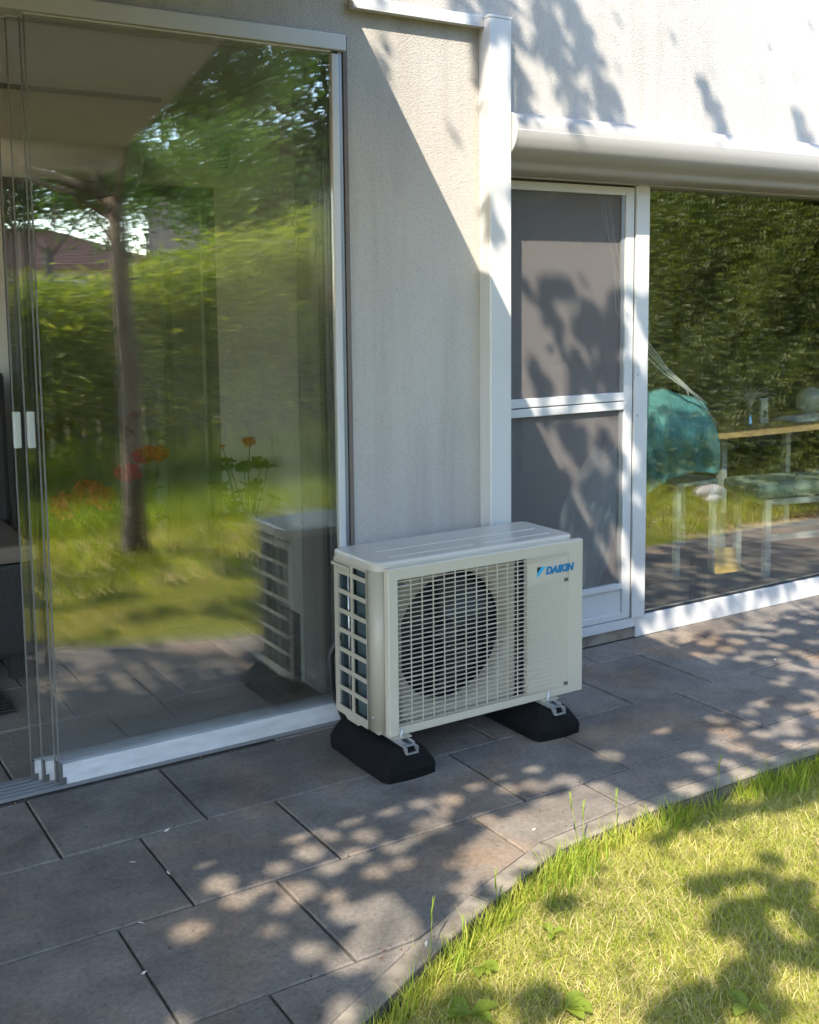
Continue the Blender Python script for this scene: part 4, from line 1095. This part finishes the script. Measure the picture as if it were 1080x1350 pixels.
def tree(name, label, base, r, fork, ells, ncl, per, spread, L_, W_, m, filt, nl, zmin=2.0, group=None, cast=0):
    t = thing(name, label, 'tree', base, group)
    bx0, by0, bz = base; top = Vector(fork)
    tr = MB()
    P = [Vector((bx0, by0, bz-.1)), Vector((bx0, by0, bz+.05)), Vector((bx0+.01, by0, bz+.3)), Vector(base).lerp(top, .5)+Vector((.02, .015, 0)), top]
    tr.tube(P, [r*1.7, r*1.35, r*1.05, r*.95, r*.82], 14)
    tr.build('trunk', 'bark', t)
    C = crown('crown', ells, ncl, per, spread, L_, W_, m, t, filt, zmin, cast)
    lm = MB()
    cd_ = C[shade_ok(C)] if filt else C
    C = cd_
    idx = RNG.choice(len(C), min(nl, len(C)), replace=False)
    for i in idx:
        p = limb(lm, top-Vector((0, 0, random.uniform(0, .15))), C[i], r*random.uniform(.24, .40), .005)
        for q in range(2):
            j = int(np.argmin(np.linalg.norm(C-np.array(p[3+q])+RNG.normal(size=C.shape)*.4, axis=1)))
            if np.linalg.norm(C[j]-np.array(p[3+q])) < 1.0: limb(lm, p[3+q], C[j], r*.13, .004, n=4)
    lm.build('limbs', 'bark', t)
    return t

tree('garden_tree', 'broad leafy garden tree with a slim brown trunk, mirrored in the sliding glass', (2.03, .13, -.075), .064, (2.0, .10, 2.05),
     [((.55, -.75, 3.7), (2.9, 2.3, 1.5), 10), ((3.1, -1.3, 3.0), (1.9, 1.5, 1.1), 3.2), ((1.2, -2.1, 2.6), (1.6, 1.0, .7), 1.2), ((.3, .2, 2.9), (2.9, 1.9, .85), 0), ((.9, 1.0, 4.3), (1.8, 1.2, 1.2), 0)], 900, 30, .13, .056, .028, 'leaf', True, 8, cast=520000)
tree('garden_tree', 'tall leafy tree at the left corner of the lawn behind the photographer', (-3.3, -2.6, -.075), .11, (-3.2, -2.5, 2.8),
     [((-2.6, -2.3, 5.2), (2.7, 2.4, 2.0), 1)], 420, 30, .17, .075, .036, 'leaf', True, 12, zmin=2.6)

# bamboo along the back
def bamboo(x, y, w_, h, n, label):
    t = thing('bamboo_clump', label, 'bamboo', (x, y, -.075), 'bamboo clumps along the fence')
    for k in range(9):
        bx0 = x+random.uniform(-w_, w_)*.8; by0 = y+random.uniform(-.3, .3); lx = random.gauss(0, .16); ly = random.gauss(.05, .12); hh = h*random.uniform(.8, 1.05)
        MB().tube([(bx0, by0, -.08), (bx0+lx*.4, by0+ly*.4, hh*.5), (bx0+lx*1.2, by0+ly*1.4, hh)], [.009, .008, .003], 6).build('cane', 'cane', t)
    nc = n//24; C = []
    while len(C) < nc:
        u = random.gauss(0, .55); z = h*(1.0-abs(random.gauss(0, .40))); top = h*(1+.12*noise.noise(Vector((x*3+u, 1, 5))))
        if z > top or z < .25 or abs(u) > 1.4: continue
        C.append((x+u*w_, y+random.gauss(0, .26)+.12*(z/h), z))
    C = np.array(C); P = (C[:, None, :]+RNG.normal(size=(nc, 24, 3))*np.array([.13, .13, .07])).reshape(-1, 3)
    leaves('foliage', P, np.full(len(P), .10), np.full(len(P), .018), 'bamboo', t, droop=.5)
BB = [(-.6, -2.6, 1.55), (.6, -2.75, 1.58), (1.6, -2.55, 1.56), (2.5, -2.7, 1.60), (3.4, -2.6, 1.78), (4.25, -2.65, 2.0), (5.1, -2.5, 2.25), (6.0, -2.6, 2.4)]
BL = ['leafy bamboo clump at the far left end of the fence', 'bamboo clump second from the left along the fence', 'yellow green bamboo clump just left of the tree trunk in the glass', 'bamboo clump behind the tree trunk in the glass',
      'bamboo clump with bare canes just right of the tree trunk in the glass', 'tall bright bamboo clump above the red geranium in the glass', 'tallest bright bamboo clump near the right edge of the sliding glass', 'bamboo clump at the right end of the fence beside the hedge']
for (x, y, h), l in zip(BB, BL): bamboo(x, y, .62, h, 8200, l)

fn = thing('added_board_fence', 'dark board fence added behind the bamboo in place of shaded stems', 'fence', (2, -3.7, -.075))  # added as dark ground behind the canes, where only shaded foliage stands
for k in range(86):
    x = -4+k*.145; hh = 1.35+random.uniform(-.01, .01)
    MB().box(x, x+.135, -3.72+random.uniform(-.004, .004), -3.70, -.075, hh).build('board', 'fence', fn)
MB().box(-4, 8.5, -3.77, -3.721, .9, .98).build('rail', 'fence', fn)

# clipped hedge on the right, seen in the garden window
hd = thing('hedge', 'tall dense dark green hedge mirrored in the garden window', 'hedge', (6.9, -1.6, -.075))
C = []
while len(C) < 6600:
    y = random.uniform(-3.6, 2.0); z = random.uniform(.02, 3.1)
    nz = noise.noise(Vector((y*1.4, z*1.6, 2)))*.32+noise.noise(Vector((y*4, z*4.5, 9)))*.16
    xf = 6.40+.16*z+nz+.22*noise.noise(Vector((y*2.6, z*2.2, 14)))
    C.append((xf+random.random()**2*.7, y, z))
C = np.array(C); P = (C[:, None, :]+RNG.normal(size=(len(C), 46, 3))*np.array([.08, .085, .075])).reshape(-1, 3)
leaves('foliage', P, np.full(len(P), .052), np.full(len(P), .020), 'yew', hd, droop=.8)
st = MB()
for k in range(14):
    y = -3.5+k*.4; st.tube([(6.95, y, -.08), (7.0, y+.1, 1.2), (7.0, y+random.gauss(0, .2), 2.6)], [.05, .035, .012], 7)
st.build('stems', 'bark', hd)
MB().box(7.25, 7.35, -3.65, 2.0, -.08, 3.1).build('added_back_screen', 'fence', hd)  # dark sheet added to cover bright sky gaps through the leaves

# mulch strip and boulders under the hedge
n = 2600; c = np.stack([RNG.normal(6.32, .13, n), RNG.uniform(-3, 2.1, n), np.full(n, -.062)+RNG.random(n)*.03], 1)
o = leaves('mulch', c, np.full(n, .05), np.full(n, .02), 'mulch'); o['kind'] = 'stuff'
def boulder(x, y, r, label):
    bm = bmesh.new(); bmesh.ops.create_icosphere(bm, subdivisions=3, radius=1)
    for v_ in bm.verts:
        k = 1+.22*noise.noise(v_.co*1.3+Vector((x, y, 0)))+.06*noise.noise(v_.co*4); v_.co = Vector((x+v_.co.x*r*k*1.15, y+v_.co.y*r*k, -.06+.45*r+v_.co.z*r*k*.7))
    o = MB().bm(bm, None, True).build('boulder', 'stone'); tag(rebase(o, (x, y, -.075)), label, 'boulder')
boulder(6.22, 1.08, .10, 'pale rounded boulder at the foot of the hedge')
boulder(6.10, 1.22, .06, 'flat pale stone lying in the grass in front of the boulder')

# lawn
def scatter(n, x0, x1, y0, y1, f=None):
    out = []
    while sum(len(a) for a in out) < n:
        p = np.stack([RNG.uniform(x0, x1, n), RNG.uniform(y0, y1, n), np.full(n, -.062)], 1)
        p = p[p[:, 1] < kerb_y(p[:, 0])-.004]
        if f is not None: p = p[f(p)]
        out.append(p)
        if not len(p): break
    return np.concatenate(out)[:n]
def pn(p, s, o=0): return np.array([noise.noise(Vector((a*s, b_*s, o))) for a, b_ in p[:, :2]])
near = scatter(170000, .75, 5.0, .95, 2.16)
hn = .044*(1+.5*pn(near, 2.3, 4))
o = blades('lawn_grass', near, hn, .0020, 1.15, 'grass', kind='stuff')
th = scatter(140000, .75, 5.0, .95, 2.14); th[:, 2] += .004+.012*RNG.random(len(th))
o = blades('lawn_thatch', th, .038, .0016, 2.2, 'straw', kind='stuff')
rim_ = scatter(5000, .8, 5.2, 1.3, 2.16, lambda p: (kerb_y(p[:, 0])-p[:, 1] < .045) & (pn(p, 2.3, 5) > -.35))
o = blades('lawn_grass', rim_, .075, .003, .55, 'grass', kind='stuff')
edge = scatter(1400, .8, 5.2, 1.3, 2.16, lambda p: (kerb_y(p[:, 0])-p[:, 1] < .10) & (RNG.random(len(p)) < np.clip(.1+1.6*pn(p, 4.1, 8), .01, 1)))
o = blades('lawn_grass', edge, .085, .0036, .42, 'grass_g', kind='stuff')
far = scatter(62000, -2, 9.5, -1.4, 1.9, lambda p: ~((p[:, 1] > .95) & (p[:, 0] > .75) & (p[:, 0] < 5)))
o = blades('lawn_grass', far, .09, .008, .85, 'grass', kind='stuff')
mead = scatter(36000, -2, 7, -2.9, -.5)
und = scatter(9000, -2, 7, -3.6, -2.0)
o = blades('undergrowth', und, .42, .014, .7, 'grass_g', kind='stuff')
o = blades('meadow_grass', mead, .20, .007, .6, 'grass_g', kind='stuff')

# tall stalks along the kerb
def tuft(x, y, n, h, label, heads=1, lean=.3):
    t = thing('grass_tuft', label, 'grass tuft', (x, y, -.075), 'tall grass tufts along the kerb')
    r = np.stack([x+RNG.normal(0, .018, n), y+RNG.normal(0, .014, n), np.full(n, -.062)], 1)
    blades('blades', r, h, .0036, lean, 'grass_g', t)
    for k in range(heads):
        b0 = Vector((x+random.gauss(0, .01), y+random.gauss(0, .01), -.062)); d_ = Vector((random.gauss(0, .12), random.gauss(0, .05), 1)).normalized(); hh = h*random.uniform(1.7, 2.4)
        e = b0+d_*hh; mb = MB(); mb.tube([b0, b0.lerp(e, .5)+Vector((.004, 0, 0)), e], [.0012, .001, .0008], 5)
        mb.tube([e-d_*.055, e-d_*.03, e+d_*.004+Vector((.006, 0, -.002))], [.0009, .0021, .0006], 6); mb.build('stalk', 'grass_g', t)
p = atz(765, 1150, -.07); tuft(p.x, p.y, 26, .10, 'tall seeding grass tuft at the bend of the kerb in the middle', 2)
p = atz(806, 1125, -.07); tuft(p.x, p.y, 22, .085, 'grass tuft at the kerb just right of the tall seeding one', 1)
p = atz(868, 1105, -.07); tuft(p.x, p.y, 24, .07, 'short grass tuft at the start of the straight kerb', 0)
p = atz(655, 1235, -.07); tuft(p.x, p.y, 18, .07, 'sparse grass tuft against the slanting kerb', 1)
p = atz(605, 1290, -.07); tuft(p.x, p.y, 24, .08, 'grass tuft with a thin upright stalk low on the slanting kerb', 1)
p = atz(560, 1300, -.07); tuft(p.x, p.y, 14, .09, 'grass tuft leaning over the kerb at the bottom edge', 1, .6)
p = atz(1055, 1050, -.07); tuft(p.x, p.y, 60, .085, 'dense dark grass tuft by the kerb at the right edge', 0)
p = atz(945, 1080, -.07); tuft(p.x, p.y, 26, .075, 'grass tuft in the shade by the straight kerb', 1)

def weed(px, py, n, R, label):
    p = atz(px, py, -.05); t = thing('broadleaf_weed', label, 'weed', (p.x, p.y, -.075), 'broad leaved weeds in the lawn')
    for k in range(n):
        a = random.random()*6.28; d_ = Vector((math.cos(a), math.sin(a), 0)); s_ = Vector((-d_.y, d_.x, 0)); L = R*random.uniform(.7, 1.1); W = L*.30
        vs = []; 
        for i, (u, ww) in enumerate(((0, .1), (.2, .6), (.45, 1), (.7, .85), (.9, .4), (1, .02))):
            c = Vector((p.x, p.y, -.05))+d_*L*u+Vector((0, 0, L*(.55*u-.42*u*u)+.012))
            vs += [c-s_*W*ww+Vector((0, 0, .006*ww)), c, c+s_*W*ww+Vector((0, 0, .006*ww))]
        fs = []
        for i in range(5): fs += [(3*i, 3*i+1, 3*i+4, 3*i+3), (3*i+1, 3*i+2, 3*i+5, 3*i+4)]
        MB().add(vs, fs, True).build('leaf', 'weed', t, recalc=False)
weed(632, 1282, 4, .055, 'bright broad leaved weed low on the slanting kerb')
weed(728, 1238, 3, .04, 'small flat weed leaf in the sunny lawn')
weed(745, 1335, 6, .06, 'broad leaved weed at the bottom edge of the lawn')
weed(620, 1345, 6, .06, 'shaded weed rosette in the bottom corner of the lawn by the kerb')
weed(985, 1335, 4, .05, 'yellowish weed in the shaded lawn at the bottom right')

# petals and crumbs on the slabs
PT = [(186, 1217, 'slim white petal on the slab left of the large sun spot'), (222, 1151, 'small white flake in the slab joint'), (175, 1137, 'thin pale petal on the middle slab'), (190, 1283, 'smeared white petal on the lowest left slab'), (220, 1095, 'pale brown leaf scrap by the upper slab joint'), (704, 1094, 'white crumb on the sunlit slab by the kerb'), (1022, 870, 'white flake on the slab in front of the garden window'), (562, 1245, 'white crumb on the kerb beside the lawn')]
for px, py, l in PT:
    p = atz(px, py, .003); a = random.random()*3; d_ = Vector((math.cos(a), math.sin(a), 0)); s_ = Vector((-d_.y, d_.x, 0)); L = random.uniform(.006, .011); W = L*.35
    vs = [p-d_*L, p+s_*W+Vector((0, 0, .002)), p+d_*L+Vector((0, 0, .002)), p-s_*W, p-d_*L+Vector((0, 0, .0012)), p+s_*W+Vector((0, 0, .0032)), p+d_*L+Vector((0, 0, .0032)), p-s_*W+Vector((0, 0, .0012))]
    o = MB().add(vs, [(3, 2, 1, 0), (4, 5, 6, 7), (0, 1, 5, 4), (1, 2, 6, 5), (2, 3, 7, 6), (3, 0, 4, 7)]).build('petal', 'dry'); tag(rebase(o, p), l, 'petal', 'petals and crumbs on the paving')

# ---- neighbours, mirrored in the glass
nh = thing('neighbour_house', 'pale house with a brown tiled hip roof beyond the bamboo', 'house', (9.5, -36, 0))
ex0, ex1, ey0, ey1, ez, rz = 3.0, 14.3, -40.5, -31.5, 2.85, 4.35
MB().box(ex0+.6, ex1-.6, ey0+.6, ey1-.6, -.1, ez).build('wall', 'render_far', nh)
A_, B_, C_, D_ = Vector((ex0, ey1, ez)), Vector((ex1, ey1, ez)), Vector((ex1, ey0, ez)), Vector((ex0, ey0, ez)); R0, R1 = Vector((6.0, -36, rz)), Vector((10.6, -36, rz))
rf = MB().add([A_, B_, C_, D_, R0, R1, A_-Vector((0, 0, .15)), B_-Vector((0, 0, .15)), C_-Vector((0, 0, .15)), D_-Vector((0, 0, .15))],
    [(0, 1, 5, 4), (1, 2, 5), (2, 3, 4, 5), (3, 0, 4), (6, 7, 1, 0), (7, 8, 2, 1), (8, 9, 3, 2), (9, 6, 0, 3), (9, 8, 7, 6)]).build('roof', 'rooftile', nh)
for k in range(26):                                        # courses of tiles on the slope that faces us
    u = k/26; a = A_.lerp(R0, u); c = B_.lerp(R1, u); n_ = Vector((0, .31, 1)).normalized()
    MB().add([a+n_*.012, c+n_*.012, c+n_*.045, a+n_*.045, a.lerp(R0, .035/(1-u+.05))+n_*.012, c.lerp(R1, .035/(1-u+.05))+n_*.012], [(0, 1, 2, 3), (3, 2, 5, 4)]).build('tile_course', 'rooftile', rf)
for x in (8.3, 10.2, 12.2):
    f_ = MB().rbox(x-.5, x+.5, ey1-.62, ey1-.57, 1.2, 2.4, .01).build('window', 'white', nh); MB().box(x-.42, x+.42, ey1-.569, ey1-.56, 1.28, 2.32).build('pane', 'winfar', f_)
bk = thing('neighbour_block', 'dark rendered flat roofed building behind the right bamboo', 'building', (12, -17, 0))
MB().box(9.1, 15.5, -20, -15.6, -.1, 4.3).build('wall', 'darkblock', bk)
MB().box(9.0, 15.6, -20.1, -15.5, 4.301, 4.45).build('roof', 'darkblock', bk)
f_ = MB().rbox(11, 12.2, -15.6, -15.55, 2.2, 3.4, .01).build('window', 'white', bk); MB().box(11.08, 12.12, -15.549, -15.54, 2.28, 3.32).build('pane', 'winfar', f_)
tree('far_tree', 'loose leafy tree added beyond the fence to cover white sky by the tiled roof', (9.6, -22, -.075), .14, (9.6, -22, 2.4), [((9.3, -22, 4.3), (2.6, 2, 1.5), 1)], 90, 34, .26, .17, .09, 'leaf2', False, 6, 2.6, 'trees beyond the fence')  # added to cover part of the white sky gap
tree('far_tree', 'round leafy tree far beyond the bamboo, left of the tiled roof', (1.6, -18, -.075), .16, (1.6, -18, 2.0), [((1.4, -18, 3.9), (2.2, 2, 2.0), 1)], 520, 34, .26, .17, .09, 'leaf2', False, 12, 1.2, 'trees beyond the fence')
tree('far_tree', 'tall leafy tree far beyond the bamboo, right of the tiled roof', (9.0, -13.0, -.075), .16, (9.0, -13, 2.0), [((9.6, -13, 4.1), (2.6, 2, 2.4), 1)], 560, 34, .26, .17, .09, 'leaf2', False, 12, 1.2, 'trees beyond the fence')

tree('garden_tree', 'feathery young tree behind the fence, mirrored left of the slim trunk', (3.2, -6.4, -.075), .06, (3.25, -6.4, 2.1), [((4.5, -6.6, 3.2), (1.5, 1.1, .85), 3), ((2.8, -6.5, 3.0), (1.2, 1.0, .7), 3)], 760, 34, .16, .08, .036, 'leaf', False, 5, 2.2)

# litter in the joints and by the kerb
pts_ = []
while len(pts_) < 420:
    x, y = random.uniform(.2, 4.6), random.uniform(1.4, 3.3)
    ky = float(kerb_y(x))
    if y < ky+.01: continue
    pj = min(abs(y-v_) for v_ in (3.186, 2.786, 2.386, 1.976))
    if random.random() < (.9 if pj < .012 else .04)+(.35 if y < ky+.14 else 0): pts_.append((x, y, .0015))
o = leaves('leaf_litter', np.array(pts_), np.full(420, .009), np.full(420, .005), 'mulch'); o['kind'] = 'stuff'
